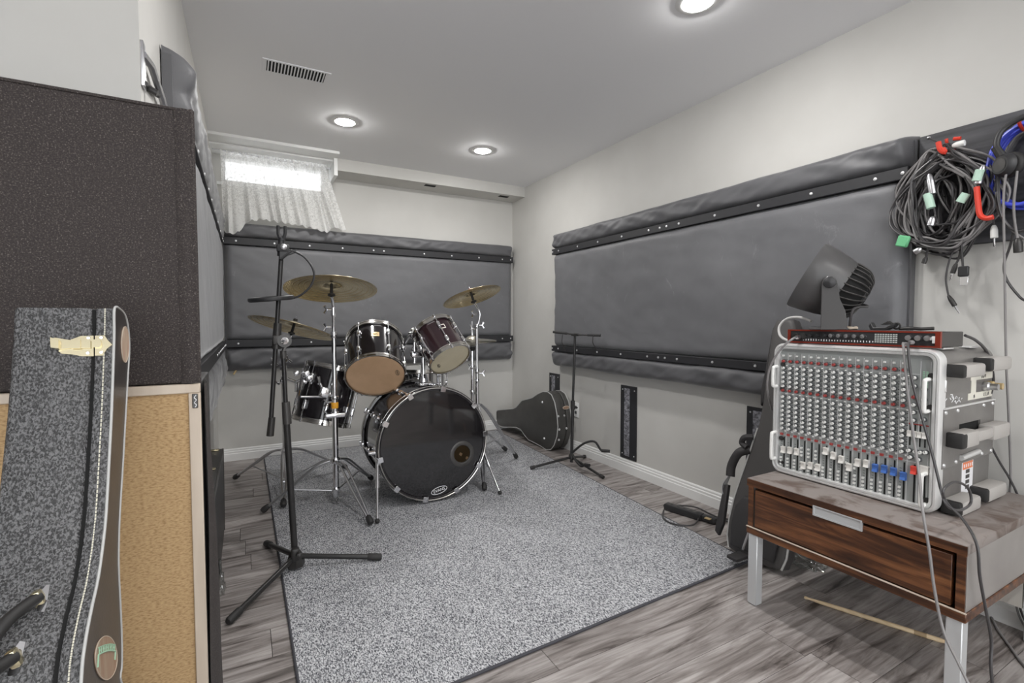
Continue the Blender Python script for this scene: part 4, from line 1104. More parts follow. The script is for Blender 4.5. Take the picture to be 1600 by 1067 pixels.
# channel geometry: y runs down towards the viewer's right
chy = [1.050 - .0243 * i for i in range(16)]
rowz = [.857, .832, .8155, .799, .783, .767, .7515, .7285, .7115, .6945, .678, .662, .6465, .6315, .6145]
def knob_mb(cap, y, z, s=1.0):
    b = MB(); b.revolve((PNX, y, z), (-1, 0, 0), [(.0072 * s, 0), (.0068 * s, .005), (.0052 * s, .0055), (.0050 * s, .0055)], 12, False)
    b.cur = 1; b.revolve((PNX, y, z), (-1, 0, 0), [(.0050 * s, .0055), (.0044 * s, .0125), (0, .0128)], 12, False)
    b.cur = 2; b.box((PNX - .0129, y, z + .0022), (.0006, .001, .0045)); return b
kp = {}
def knob(y, z, cap, skirt=None):
    key = cap.name
    if key not in kp: kp[key] = knob_mb(cap, y, z).build('knob', [skirt or m_knobg, cap, m_ink], mx_, 50, org=(PNX, y, z))
    else: part_copy(kp[key], mx_, (PNX, y, z))
for y in chy:
    for k, z in enumerate(rowz):
        knob(y, z, m_knobr if k in (0, 6) else m_knobw)
for y in (.660, .636):
    for z in ((.836, .812, .78, .757, .735, .712) if y > .65 else (.806, .776, .745, .718)): knob(y, z, m_knobr if (y > .65 and z in (.78,)) else m_knobw)
for y, z in ((.668, .622), (.652, .622), (.640, .622), (.628, .625), (.664, .603), (.644, .600)): knob(y, z, m_knobw)
# small push buttons and print: far too small to pick apart
b = MB()
for y in chy:
    b.box((PNX - .003, y + .003, .8765), (.006, .0055, .0055))
    for z in (.841, .7395, .604): b.box((PNX - .002, y - .0095, z), (.004, .004, .004))
stuff(b.build('push_buttons', m_knobw, mx_, 0))
b = MB(); rnd = random.Random(3)
for y in chy:
    for z in rowz: b.box((PNX - .0004, y - .0098, z - .003 + rnd.random() * .004), (.0006, .0032, .0022)); b.box((PNX - .0004, y - .0095, z + .0055), (.0006, .004, .0012))
    for z in [.470 + .0085 * q for q in range(12)]: b.box((PNX - .0004, y + .003, z), (.0006, .005, .0011))
stuff(b.build('panel_print', m_ink, mx_, 0))
b = MB()
for y in [c + .0117 for c in chy] + [.6735, .6478, .624]: b.box((PNX - .0003, y, .675), (.0006, .0009, .42))
for z in (.741, .8465, .6065, .589): b.box((PNX - .0003, .86, z), (.0006, .42, .001))
stuff(b.build('panel_lines', m_whiteink, mx_, 0))
b = MB()
for y in chy + [.660, .636]: b.box((PNX - .0005, y - .006, .520), (.001, .0042, .125))
for y in (.668, .656, .644, .632): b.box((PNX - .0005, y, .668), (.001, .0035, .062))
stuff(b.build('fader_slots', m_dark, mx_, 0))
b = MB()
for i, y in enumerate(chy): b.box((PNX - .003, y + .003, .592), (.006, .009, .007), None)
stuff(b.build('mute_buttons', m_knobr, mx_, 0))
b = MB()
for i, y in enumerate(chy):
    for z in (.470, .482, .494, .506) + ((.53, .542) if i in (3, 4, 5, 9, 10) else ()): b.box((PNX - .003, y + .004, z), (.006, .006, .006))
    if i in (3, 4, 5, 6): b.box((PNX - .003, y + .004, .556), (.006, .006, .005))
stuff(b.build('routing_buttons', m_knobw, mx_, 0))
fz = [.536, .539, .540, .497, .503, .503, .565, .556, .549, .530, .551, .554, .547, .550, .549, .542, .567, .574]
fm = [m_faderw] * 12 + [m_faderb] * 4 + [m_faderr, m_faderw]
for i, (y, z, m) in enumerate(zip(chy + [.660, .636], fz, fm)):
    b = MB(); w = .0135 if i < 17 else .022
    b.prism([(-.012, 0), (-.011, .013), (-.003, .010), (.003, .010), (.011, .013), (.012, 0)], lambda a, h, d: (PNX - h, y - .006 + d * w, z + a), -.5, .5); b.build('fader_cap', m, mx_, 0)
for y in (.668, .656, .644, .632):
    b = MB(); b.prism([(-.009, 0), (-.008, .010), (0, .008), (.008, .010), (.009, 0)], lambda a, h, d: (PNX - h, y + d * .010, .672 + a), -.5, .5); b.build('fader_cap', m_faderw, mx_, 0)
b = MB()
for k in range(10):
    for y in (.640, .632): b.box((PNX - .0008, y, .835 - .005 * k + .02), (.0012, .005, .003))
stuff(b.build('level_meter', m_stickergrn, mx_, 0))
MB().bx(PNX - .0006, PNX, .624, .672, .6985, .7025).build('red_line', m_knobr, mx_, 0)
# rack ears: screws and handles on both sides
for y in (MY1 - .026, MY0 + .016):
    for z in (.845, .755, .575, .487):
        b = MB(); b.revolve((PNX, y - (.004 if y > .8 else -.009), z), (-1, 0, 0), [(.0085, 0), (.0085, .003), (.004, .0045), (0, .0045)], 12); b.build('rack_screw', m_metblk, mx_)
for y, hs in ((MY1 - .014, ((.835, .765), (.595, .50))), (MY0 + .028, ((.835, .745), (.565, .475)))):
    for z1, z0 in hs:
        b = MB(); out_ = .034
        b.tube(spline([(PNX, y, z1), (PNX - out_ * .8, y, z1), (PNX - out_, y, z1 - .010), (PNX - out_, y, z0 + .010), (PNX - out_ * .8, y, z0), (PNX, y, z0)], 6), .0056, 10); b.build('rack_handle', m_knobw, mx_)
# end of the case facing the viewer: bumpers, recessed handle plate, tapes
SY = MY0 + .004
def side_box(name, x0, x1, z0, z1, d, mat, bev=0.0, parent=None, y=None):
    yy = SY if y is None else y
    return MB().bx(x0, x1, yy - d, yy + .004, z0, z1, bev, 2).build(name, mat, parent or mx_, 40)
for x0, x1, z0, z1 in ((1.735, 1.870, .842, .880), (1.925, 2.068, .852, .892), (1.745, 1.875, .452, .492), (1.930, 2.070, .458, .500)):
    bp = side_box('corner_bumper', x0, x1, z0, z1, .044, m_bumper, .008)
    side_box('bumper_cap', x0 - .012, x0 + .045, z0 + .001, z1 - .001, .0425, m_rubber, .006, bp)
hp = MB()
for q in ((1.712, 2.070, .70, .752), (1.712, 2.070, .582, .630), (1.712, 1.815, .63, .70), (1.965, 2.070, .63, .70)): hp.bx(q[0], q[1], SY - .006, SY + .002, q[2], q[3])
hpl = hp.build('handle_plate', m_caseside, mx_, 0)
MB().bx(1.815, 1.965, SY - .001, SY + .001, .63, .70).build('handle_recess', m_dark, hpl, 0)
MB().bx(1.712, 2.070, SY - .0085, SY - .001, .7515, .7565).build('plate_lip', m_frame, hpl, 0)
b = MB(); b.bx(1.83, 1.965, SY - .040, SY - .018, .650, .682, .006, 2); b.build('grip', m_bumper, hpl)
for x0, x1 in ((1.735, 1.845), (1.952, 2.075)): MB().bx(x0, x1, SY - .044, SY - .004, .643, .688, .007, 2).build('grip_end', m_bumper, hpl)
MB().bx(1.728, 1.762, SY - .0445, SY - .0035, .644, .687, .006, 2).build('grip_cap', m_rubber, hpl)
b = MB(); b.cyl((1.825, SY - .009, .600), (1.95, SY - .009, .604), .008, n=10); b.build('hinge_pin', m_frame, hpl)
for x in (1.722, 1.80, 1.985, 2.055):
    for z in (.592, .742): MB().revolve((x, SY - .006, z), (0, -1, 0), [(.006, 0), (.0045, .003), (0, .0035)], 10, False).build('rivet', m_screw, hpl)
tp_ = side_box('paper_tape', 1.900, 2.062, .822, .842, .0012, m_label); side_box('paper_tape', 1.885, 2.062, .764, .784, .0012, m_label)
side_box('paper_tape', 1.905, 1.940, .784, .822, .0010, m_label)
# hand-written marks on the tapes (not legible in the photograph)
b = MB(); rnd = random.Random(8)
for x, z in [(1.975 + .008 * k, .832) for k in range(5)] + [(2.0 + .011 * k, .774) for k in range(4)] + [(1.925, .774), (1.93, .774)]:
    for _ in range(2): b.box((x + rnd.uniform(-.002, .002), SY - .0014, z + rnd.uniform(-.002, .002)), (.0014, .0006, .010), Matrix.Rotation(rnd.uniform(-.5, .5), 3, 'Y'))
stuff(b.build('tape_marks', m_ink, mx_, 0))
fs = side_box('sticker', 1.862, 1.94, .482, .598, .0012, m_whiteink)
side_box('sticker_band', 1.866, 1.936, .556, .578, .0016, m_orange, 0, fs)
b = MB()
for k in range(5): b.bx(1.872 + .014 * k, 1.878 + .014 * k, SY - .0018, SY - .001, .562, .572)
stuff(b.build('sticker_marks', m_whiteink, fs, 0))
b = MB()
for k in range(4): b.bx(1.888, 1.914, SY - .0018, SY - .001, .495 + .016 * k, .506 + .016 * k)
stuff(b.build('sticker_letters', m_greymetal, fs, 0))
b = MB(); rnd = random.Random(2)
for k in range(16): b.box((1.80 + rnd.gauss(0, .018), SY - .0006, .778 + rnd.gauss(0, .008)), (.020 * rnd.random() + .004, .0006, .003), Matrix.Rotation(rnd.uniform(-.8, .8), 3, 'Y'))
stuff(b.build('scuffed_patch', m_whiteink, mx_, 0))
for x in (2.035, 2.0):
    b = MB(); b.revolve((x, SY, .800), (0, -1, 0), [(.014, 0), (.014, .012), (.010, .016), (.010, .034)], 14); b.build('brass_plug' if x > 2.02 else 'jack_nut', m_gold if x > 2.02 else m_steel, mx_)
for x in (1.78, 1.96): MB().box((x, MY0 + .03, MZ1 + .0005), (.07, .028, .006), None, .0025, 2).build('edge_clip', m_frame, mx_)
MB().bx(1.715, 1.722, MY0 - .003, MY0 + .003, .80, .835, .002, 1).build('rim_latch', m_frame, mx_)

# ------------------------------------------------------------------ audio interface on top of the mixer
IZ = MZ1 + .0048
it = thing('audio_interface', 'slim red fronted rack audio interface lying on top of the mixer', 'audio interface', (1.79, .83, IZ))
iy0, iy1, ix0 = .605, 1.040, 1.700
MB().bx(ix0 + .008, 1.862, iy0 + .004, iy1 - .004, IZ, IZ + .044, .002, 1).build('body', m_greymetal, it)
b = MB(); b.bx(ix0, ix0 + .010, iy0, iy1, IZ + .0405, IZ + .0455); b.bx(ix0, ix0 + .010, iy0, iy1, IZ - .001, IZ + .004); b.bx(ix0, ix0 + .010, iy0, iy0 + .012, IZ + .004, IZ + .0405); b.bx(ix0, ix0 + .010, iy1 - .010, iy1, IZ + .004, IZ + .0405)
b.build('red_bezel', m_redmetal, it, 0)
MB().bx(ix0 + .003, ix0 + .0085, iy0 + .012, iy1 - .010, IZ + .004, IZ + .0405).build('front_panel', m_black, it, 0)
for i in range(2):
    y = 1.012 - .026 * i; MB().revolve((ix0 + .003, y, IZ + .022), (-1, 0, 0), [(.0115, 0), (.0115, .004), (.008, .005), (.0, .002)], 16).build('input_jack', m_metblk, it)
for i in range(8):
    y = .958 - .0235 * i + (0.004 if i > 2 else 0); s_ = 1 if i > 2 else .75
    MB().revolve((ix0 + .003, y, IZ + .027), (-1, 0, 0), [(.0072 * s_, 0), (.0062 * s_, .012), (0, .0125)], 14).build('gain_knob', m_steel if i > 2 else m_black, it)
for y in (.677, .654, .632): MB().revolve((ix0 + .003, y, IZ + .026), (-1, 0, 0), [(.009, 0), (.0078, .014), (0, .0145)], 14).build('level_knob', m_steel, it)
b = MB()
for r_ in range(5):
    for c_ in range(9): b.box((ix0 + .0026, .765 - .0068 * c_, IZ + .011 + .0058 * r_), (.001, .0048, .0036))
stuff(b.build('meter_grid', m_blueled, it, 0))
b = MB(); rnd = random.Random(5)
for k in range(26): b.box((ix0 + .0026, .985 - .0085 * k, IZ + .011), (.001, .0025, .004 + .003 * rnd.random()))
stuff(b.build('panel_marks', m_whiteink, it, 0))
MB().bx(ix0 + .001, ix0 + .004, .616, .624, IZ + .012, IZ + .032).build('power_switch', m_knobw, it, 0)

# ------------------------------------------------------------------ table fan
FC = Vector((1.800, .957, 1.128)); fzb = IZ + .0462
ad = Vector((-.477, .879, 0)); axd = (ad * .875 + Vector((0, 0, .485))).normalized(); sd = Vector((.879, .477, 0))   # sd points away from the camera
fn = thing('table_fan', 'charcoal table fan tilted upward, standing on the audio interface', 'fan', (FC.x, FC.y, fzb))
b = MB(); b.revolve(FC, axd, [(.100, -.040), (.109, -.010), (.118, .040), (.122, .072), (.120, .080), (.112, .080), (.105, .04), (.096, -.030), (.100, -.040)], 48, False); b.build('housing', m_fan, fn, 50)
for k in range(28):
    a = 2 * pi * k / 28; x_ = axd.orthogonal().normalized(); y_ = axd.cross(x_); d = x_ * cos(a) + y_ * sin(a); dt = axd.cross(d)
    b = MB(); b.tube(spline([FC + d * .100 - axd * .036, FC + d * .099 - axd * .055, FC + d * .090 + dt * .004 - axd * .085, FC + d * .066 + dt * .008 - axd * .108, FC + d * .040 + dt * .008 - axd * .114], 4), .0024, 6); b.build('grille_rib', m_greymetal, fn)
MB().revolve(FC, -axd, [(.096, .030), (.094, .055), (.085, .082), (.060, .104), (0, .108)], 40, False).build('motor_shroud', m_dark, fn)
b = MB(); b.revolve(FC, -axd, [(.0, .10), (.040, .104), (.040, .112), (.034, .118), (0, .120)], 28, False); b.build('motor_cap', m_black, fn)
b = MB()
for k in range(9): b.ring(FC + axd * .078, axd, .014 + .0118 * k, .0015, 40, 6)
stuff(b.build('front_rings', m_fan, fn))
for k in range(4):
    a = 2 * pi * k / 4 + .4; d = x_ * cos(a) + y_ * sin(a); MB().tube([FC + d * .112 + axd * .077, FC + d * .01 + axd * .077], .002, 6).build('grille_spoke', m_fan, fn)
for k in range(5):
    a = 2 * pi * k / 5; d = x_ * cos(a) + y_ * sin(a); dt = axd.cross(d)
    b = MB(); b.grid(lambda i, j: FC + d * (.02 + .068 * j) + dt * ((i - .5) * (.02 + .05 * j)) + axd * (.02 * (i - .5) - .01), 4, 5); b.build('blade', m_black, fn, 60)
# yoke: a plate on the near and on the far side, joined by a base
for s_ in (-1, 1):
    o_ = [(-.060, fzb), (.052, fzb), (.046, fzb + .06), (.030, fzb + .10), (.022, FC.z - .005), (.017, FC.z + .012), (.006, FC.z + .021), (-.006, FC.z + .021), (-.017, FC.z + .012), (-.022, FC.z - .005), (-.040, fzb + .085), (-.053, fzb + .04)]
    o_ = [(-a if True else a, h) for a, h in o_]
    o_ = [(min(a, .022) if h > fzb - 1 and a > 0 else a, h) for a, h in o_]
    b = MB(); b.prism(o_, lambda a, h, d: Vector((FC.x, FC.y, h)) + ad * a + sd * d, s_ * .119, s_ * .128, .002, 1); b.build('yoke_side', m_fan, fn, 40)
    b = MB(); b.revolve(FC + sd * s_ * .100, sd * s_, [(.012, 0), (.012, .027), (.0185, .028), (.0175, .036), (.008, .041), (0, .042)], 22); b.build('pivot_knob', m_black, fn)
b = MB(); b.box((FC.x, FC.y, fzb + .004), (.11, .25, .008), Matrix((ad, sd, Vector((0, 0, 1)))).transposed(), .003, 2); b.build('base', m_fan, fn)
b = MB(); e0 = FC - axd * .10 - Vector((0, 0, .02)); b.tube(spline([e0, e0 + Vector((-.02, -.035, -.01)), (FC.x - .05, FC.y - .105, 1.04), (FC.x - .05, FC.y - .095, fzb + .012), (FC.x - .02, FC.y - .085, fzb + .006)], 8), .0042, 8); b.build('cord', m_cable, fn)
t = thing('folded_tissue', 'small crumpled pale tissue beside the foot of the fan', 'tissue', PX(1325, 512, 1.755))
b = MB(); c_ = Vector((1.752, PX(1328, 512, 1.752).y, IZ + .052)); b.ball(c_, .022, 16, 8, (.7, 1.1, .3)); 
for v in b.v: v += Vector((0, 0, .006 * mn.noise(v * 90)))
b.build('tissue', m_sticker if False else m_ply, t)
# small black clip on the interface
t = thing('black_clip', 'small black spring clip lying at the right end of the audio interface', 'clip', (1.80, .745, IZ + .046))
zc = IZ + .047
b = MB(); b.prism([(-.040, .012), (-.034, .0), (.010, .0), (.030, .010), (.034, .022), (.024, .018), (.006, .009), (-.026, .008), (-.034, .024)], lambda a, h, d: (1.755 + d, .765 - a, zc + h), -.012, .012, .002, 1); b.build('jaw', m_black, t)
b = MB(); b.prism([(-.008, .012), (.012, .024), (.030, .010), (.012, .014)], lambda a, h, d: (1.755 + d, .765 - a, zc + h + .004), -.009, .009, .001, 1); b.build('lever', m_rubber, t)
MB().ring((1.755, .733, zc + .013), (1, 0, 0), .009, .003, 20, 8).build('spring', m_metblk, t)
t = thing('flat_strap', 'short flat dark strap lying behind the clip on the audio interface', 'strap', (1.80, .70, zc))
MB().tube(spline([(1.80, .745, zc + .004), (1.80, .715, zc + .006), (1.805, .690, zc + .004), (1.81, .66, zc + .006)], 5), .005, 8).build('strap_band', m_metblk, t)

# ------------------------------------------------------------------ dark board and everything hung on it
t = thing('hanging_board', 'dark stained wooden board with hooks on the right wall, beside the long pad', 'board', (XR, .40, 1.26))
MB().bx(XR - .022, XR, -.20, .856, 1.262, 1.672, .002, 1).build('plank', m_board, t)
BX = XR - .022
def hook(y, z):
    b = MB(); b.tube(spline([(BX, y, z), (BX - .04, y, z - .006), (BX - .075, y, z + .004), (BX - .082, y, z + .018)], 5), .0048, 8); return b.build('hook', m_red, t)
hook(.748, 1.600); hook(.572, 1.60)

def plug(parent, p, d, ln=.06, mat=None, tip=True, r=.0075):
    p = Vector(p); d = Vector(d).normalized(); b = MB()
    b.revolve(p, d, [(.0045, 0), (r * .8, ln * .12), (r, ln * .3), (r, ln * .72), (r * .85, ln * .74)], 12); o_ = b.build('plug', mat or m_steel, parent)
    if tip:
        b = MB(); b.revolve(p, d, [(.0032, ln * .74), (.0032, ln * 1.12), (.0024, ln * 1.16), (.0034, ln * 1.2), (.001, ln * 1.28)], 8); b.build('plug_tip', m_chrome, o_)
    return o_
ck = thing('cable_coil', 'big tangled coil of black cables hanging from a red hook on the dark board', 'cable coil', (BX, .75, 1.60))
rc_ = random.Random(21)
for c in range(27):
    pts = []; loops = rc_.choice([2, 2, 3])
    cy, cz = (rc_.uniform(.735, .775), 1.415 + rc_.uniform(-.02, .02)) if c < 17 else (.755 + rc_.uniform(-.055, .055), 1.42 + rc_.uniform(-.05, .04))
    ra, rb = (rc_.uniform(.085, .150), rc_.uniform(.13, .195)) if c < 17 else (rc_.uniform(.03, .09), rc_.uniform(.08, .17)); ph = rc_.uniform(0, 6.28)
    sx = BX - .012 - .085 * ((c % 17) / 16); tilt = rc_.uniform(-.35, .25)
    N_ = 11 * loops
    for i in range(N_ + 1):
        a = ph + 2 * pi * i / 11; k1 = 1 + .14 * sin(i * 1.7 + c) ; y = ra * cos(a) * k1; z = rb * sin(a) * (1 + .08 * cos(i * 2.3 + c))
        if z > .10: y *= .62
        y2, z2 = y * cos(tilt) - z * sin(tilt) * .4, z * cos(tilt) + y * sin(tilt) * .5
        zz = cz + z2; zz = min(zz, 1.590 + .008 * rc_.random())
        pts.append((max(BX - .115, min(BX - .005, sx + .014 * sin(i * .9 + c))), cy + y2, zz))
    b = MB(); b.tube(spline(pts, 7), rc_.choice([.0031, .0034, .0038]), 7); b.build('cable', rc_.choice([m_cable, m_cable, m_cable, m_cabgrey, m_cabgrey]), ck)
def wp(u, v, x=2.10): return PX(u, v, x)
for (u0, v0), (u1, v1), m, r_, tipf in (((1452, 272), (1460, 315), m_steel, .012, False), ((1537, 258), (1525, 298), m_steel, .011, False), ((1488, 228), (1515, 221), m_knobw, .010, False), ((1458, 338), (1453, 358), m_steel, .012, False), ((1440, 388), (1425, 396), m_steel, .010, False)):
    a, b_ = wp(u0, v0, 2.06), wp(u1, v1, 2.06); plug(ck, a, b_ - a, (b_ - a).length, m, tipf, r_)
for (u0, v0), (u1, v1), m in (((1532, 265), (1526, 283), m_mint), ((1449, 303), (1455, 325), m_mint), ((1510, 302), (1500, 316), m_mint)):
    a, b_ = wp(u0, v0, 2.055), wp(u1, v1, 2.055); b = MB(); b.cyl(a, b_, .0125, n=10); b.build('tape_wrap', m, ck)
a, b_ = wp(1408, 368, 2.06), wp(1414, 386, 2.06); b = MB(); b.box((a + b_) / 2, (.016, .036, .040), Matrix.Rotation(.3, 3, 'X'), .004, 1); b.build('tape_flag', m_green, ck)
for pts in ([(1466, 222), (1469, 233), (1476, 238), (1473, 232)], [(1526, 292), (1528, 315), (1531, 335), (1540, 341), (1552, 339)]):
    b = MB(); b.tube(spline([wp(u, v, 2.045) for u, v in pts], 5), .0078, 8); b.build('red_tie', m_red, ck)
b = MB(); b.tube([wp(1490, 217, 2.09), wp(1501, 216, 2.09)], .006, 8); b.build('red_clip', m_red, ck)
b = MB(); b.tube([wp(1450, 215, 2.12), wp(1470, 224, 2.08)], .003, 6); b.build('tie_end', m_cable, ck); b = MB(); b.ball(wp(1451, 215.5, 2.12), .006); b.build('tie_tip', m_steel, ck)
def hang(label, pts, r, mat, ends=(), name='hanging_cable', x=None):
    P_ = [PX(*p) for p in pts]
    t = thing(name, label, 'cable', P_[0], 'loose hanging cables')
    b = MB(); b.tube(spline(P_, 8), r, 8); b.build('cord', mat, t)
    return t, P_
t_, P_ = hang('thin black cable with a jack plug dangling left below the big coil', [(1502, 352, 2.10), (1497, 375, 2.11), (1484, 405, 2.115), (1478, 435, 2.115), (1482, 462, 2.115)], .0030, m_cable)
plug(t_, P_[-1], PX(1499, 489, 2.11) - P_[-1], .055, m_metblk)
t_, P_ = hang('short black cable with a square usb plug dangling below the big coil', [(1503, 345, 2.10), (1502, 370, 2.105), (1503, 395, 2.105), (1504.5, 416, 2.105)], .0034, m_cable)
c_ = PX(1505.5, 424, 2.105); o_ = MB().box(c_, (.012, .028, .034), None, .003, 1).build('usb_plug', m_black, t_); MB().box(PX(1506.5, 439, 2.105), (.009, .022, .030), None, .001, 1).build('plug_shell', m_chrome, o_)
t_, P_ = hang('short black cable with a ribbed grey jack plug between two dangling cables', [(1505, 345, 2.11), (1503, 375, 2.115), (1499, 400, 2.115), (1494, 412, 2.115)], .0034, m_cable)
plug(t_, P_[-1], PX(1485, 436, 2.115) - P_[-1], .045, m_metblk)
t_, P_ = hang('pale jack plug hanging by itself right of the big coil', [(1549, 318, 2.09), (1552, 335, 2.095), (1553, 352, 2.10)], .0032, m_cable)
plug(t_, P_[-1], PX(1554, 392, 2.10) - P_[-1], .055, m_knobw, True, .0095)
t_, P_ = hang('black cable with a small screw plug hanging at the lower left of the big coil', [(1452, 378, 2.09), (1449, 392, 2.095), (1447, 402, 2.10)], .0034, m_cable)
plug(t_, P_[-1], PX(1443, 412, 2.10) - P_[-1], .030, m_metblk, False)
# blue coil
bc = thing('cable_coil', 'coil of bright blue cable hanging behind the headphones at the right edge', 'cable coil', (BX, .565, 1.60))
for c in range(7):
    pts = []; ph = rc_.uniform(0, 6.28); ra, rb = .070 + .006 * rc_.random() + .002 * c, .118 + .014 * rc_.random()
    for i in range(24):
        a = ph + 2 * pi * i / 11.7; pts.append((BX - .015 - .008 * c + .004 * sin(i), .565 + ra * cos(a) * (1 + .04 * sin(i * 1.3 + c)), 1.485 + rb * sin(a) * (1 + .04 * cos(i + c))))
    b = MB(); b.tube(spline(pts, 6), .0038, 7); b.build('cable', m_blue, bc)
for c in range(3):
    pts = []; ph = rc_.uniform(0, 6.28)
    for i in range(20):
        a = ph + 2 * pi * i / 11.5; pts.append((BX - .075 - .006 * c, .555 + .060 * cos(a), 1.425 + .15 * sin(a)))
    b = MB(); b.tube(spline(pts, 6), .0036, 7); b.build('cable', m_cable, bc)
# headphones hung over the coil
hx = 2.055
hd = thing('headphones', 'black closed headphones hanging over the blue cable coil', 'headphones', PX(1575, 245, hx))
cc1 = PX(1572, 258, hx)
def cup(c, ax):
    b = MB(); b.revolve(c, ax, [(.0, -.020), (.026, -.019), (.033, -.012), (.035, 0), (.030, .006)], 28, False); o_ = b.build('ear_cup', m_black, hd)
    b = MB(); b.ring(Vector(c) + Vector(ax).normalized() * .016, ax, .026, .013, 32, 10); b.build('ear_pad', m_rubber, o_)
    b = MB(); b.revolve(c, ax, [(0, -.0215), (.020, -.0205)], 24, False); b.build('cup_cap', m_greymetal, o_)
axc = Vector((-.25, -.95, .1)).normalized() * -1
cup(cc1, Vector((.85, -.52, 0))); c2_ = cc1 + Vector((.04, -.105, 0)); cup(c2_, Vector((-.55, .83, 0)))
b = MB(); b.tube(spline([cc1 + Vector((0, .006, .030)), cc1 + Vector((.0, .024, .070)), cc1 + Vector((.012, .010, .118)), cc1 + Vector((.02, -.05, .142)), cc1 + Vector((.03, -.112, .115)), c2_ + Vector((0, -.024, .07)), c2_ + Vector((0, -.006, .03))], 7), .0085, 10); b.build('headband', m_black, hd)
b = MB(); b.tube(spline([cc1 + Vector((0, .010, .025)), cc1 + Vector((0, .026, .062))], 2), .011, 8); b.build('slider', m_metblk, hd)
b = MB(); b.tube(spline([cc1 + Vector((-.012, -.004, -.030)), PX(1568, 310, 2.05), PX(1569, 380, 2.06), PX(1570.5, 470, 2.08), PX(1572, 560, 2.10), PX(1576, 650, 2.12), PX(1579, 740, 2.16), PX(1577, 800, 2.168), PX(1589, 860, 2.168), PX(1586, 920, 2.17), PX(1590, 955, 2.17), PZ(1604, 985, .005)], 10), .0032, 8); b.build('cord', m_cabgrey, hd)
# more hanging leads at the right edge
t_, P_ = hang('grey microphone cable ending in a three pin plug below the headphones', [(1592, 240, 2.06), (1588, 280, 2.05), (1584, 320, 2.06), (1586, 350, 2.07), (1590, 372, 2.075)], .0034, m_cabgrey)
plug(t_, P_[-1], PX(1592, 404, 2.075) - P_[-1], .060, m_metblk, False, .0115)
t_, P_ = hang('black cable drooping from the board past the right edge', [(1586, 352, 2.09), (1578, 385, 2.10), (1569, 412, 2.105), (1572, 435, 2.105), (1588, 458, 2.105), (1604, 470, 2.10), (1640, 470, 2.06)], .0036, m_cable)
t_, P_ = hang('grey cable looping right from the big coil under the headphones', [(1556, 300, 2.085), (1560, 330, 2.09), (1575, 352, 2.09), (1592, 368, 2.09), (1612, 378, 2.09)], .0034, m_cabgrey)
t_, P_ = hang('black cable running from behind the mixer down to the floor at the right edge', [(1549, 698, 2.12), (1562, 722, 2.14), (1580, 752, 2.155), (1594, 785, 2.162), (1597, 815, 2.165), (1588, 860, 2.168), (1587, 910, 2.17), (1594, 950, 2.17), (1608, 985, 2.172)], .0033, m_cable)
# leads patched into the interface
t_, P_ = hang('long grey lead from the audio interface falling past the drawer front', [(1411, 536, 1.68), (1412, 545, 1.655), (1417, 600, 1.64), (1427, 680, 1.635), (1436, 740, 1.60), (1442, 800, 1.525), (1452, 860, 1.515), (1460, 920, 1.512), (1474, 985, 1.508), (1497, 1035, 1.49), (1522, 1085, 1.47), (1545, 1120, 1.46)], .0034, m_cabgrey)
plug(t_, PX(1411, 538, 1.672), (1, 0, 0), .026, m_cabgrey, False, .006)
t_, P_ = hang('second lead crossing the mixer and looping over its lower right corner', [(1421, 533, 1.68), (1419, 545, 1.652), (1424, 590, 1.64), (1440, 650, 1.64), (1458, 715, 1.645), (1470, 765, 1.64)], .0034, m_cable)
b = MB(); b.tube(spline([PX(1470, 765, 1.64), PY(1480, 790, .545), PY(1500, 797, .535), PY(1517, 785, .54), PY(1512, 762, .545), PY(1492, 753, .55), PY(1474, 766, .555), PY(1480, 786, .55), PX(1505, 812, 1.60), PX(1526, 850, 1.56), PY(1531, 900, .462), PY(1540, 950, .458), PY(1549, 1000, .452), PY(1548, 1040, .448), PY(1553, 1085, .44)], 9), .0034, 8); b.build('cord_tail', m_cable, t_)
plug(t_, PX(1421, 535, 1.672), (1, 0, 0), .026, m_cabgrey, False, .006)
t_, P_ = hang('grey lead plugged into the leftmost jack of the red audio interface', [(1245, 526, 1.688), (1236, 531, 1.662), (1222, 543, 1.655), (1209, 562, 1.655), (1201, 582, 1.66), (1199, 610, 1.68), (1206, 640, 1.78)], .0036, m_cabgrey)
plug(t_, PX(1243, 527, 1.675), (1, 0, 0), .03, m_steel, False, .0075)
t_, P_ = hang('thick pale cable looping out behind the left end of the audio interface', [(1268, 502, 1.84), (1250, 496, 1.86), (1230, 498, 1.87), (1218, 510, 1.86), (1219, 524, 1.84), (1230, 532, 1.80), (1238, 533, 1.76)], .0052, m_cabwht)
t_, P_ = hang('black cable from the back of the audio interface hanging behind the mixer end', [(1508, 524, 1.872), (1525, 532, 1.93), (1541, 548, 2.02), (1549, 572, 2.085), (1552, 595, 2.075), (1548, 615, 2.06)], .0042, m_cable)
t_ = thing('floor_cable', 'dark cable lying across the planks at the right edge of the floor', 'cable', PZ(1575, 1010))
b = MB(); b.tube(spline([PZ(u, v, .004) for u, v in ((1548, 962), (1560, 985), (1578, 1010), (1596, 1035), (1620, 1060))], 6), .0038, 8); b.build('cord', m_cabgrey, t_)

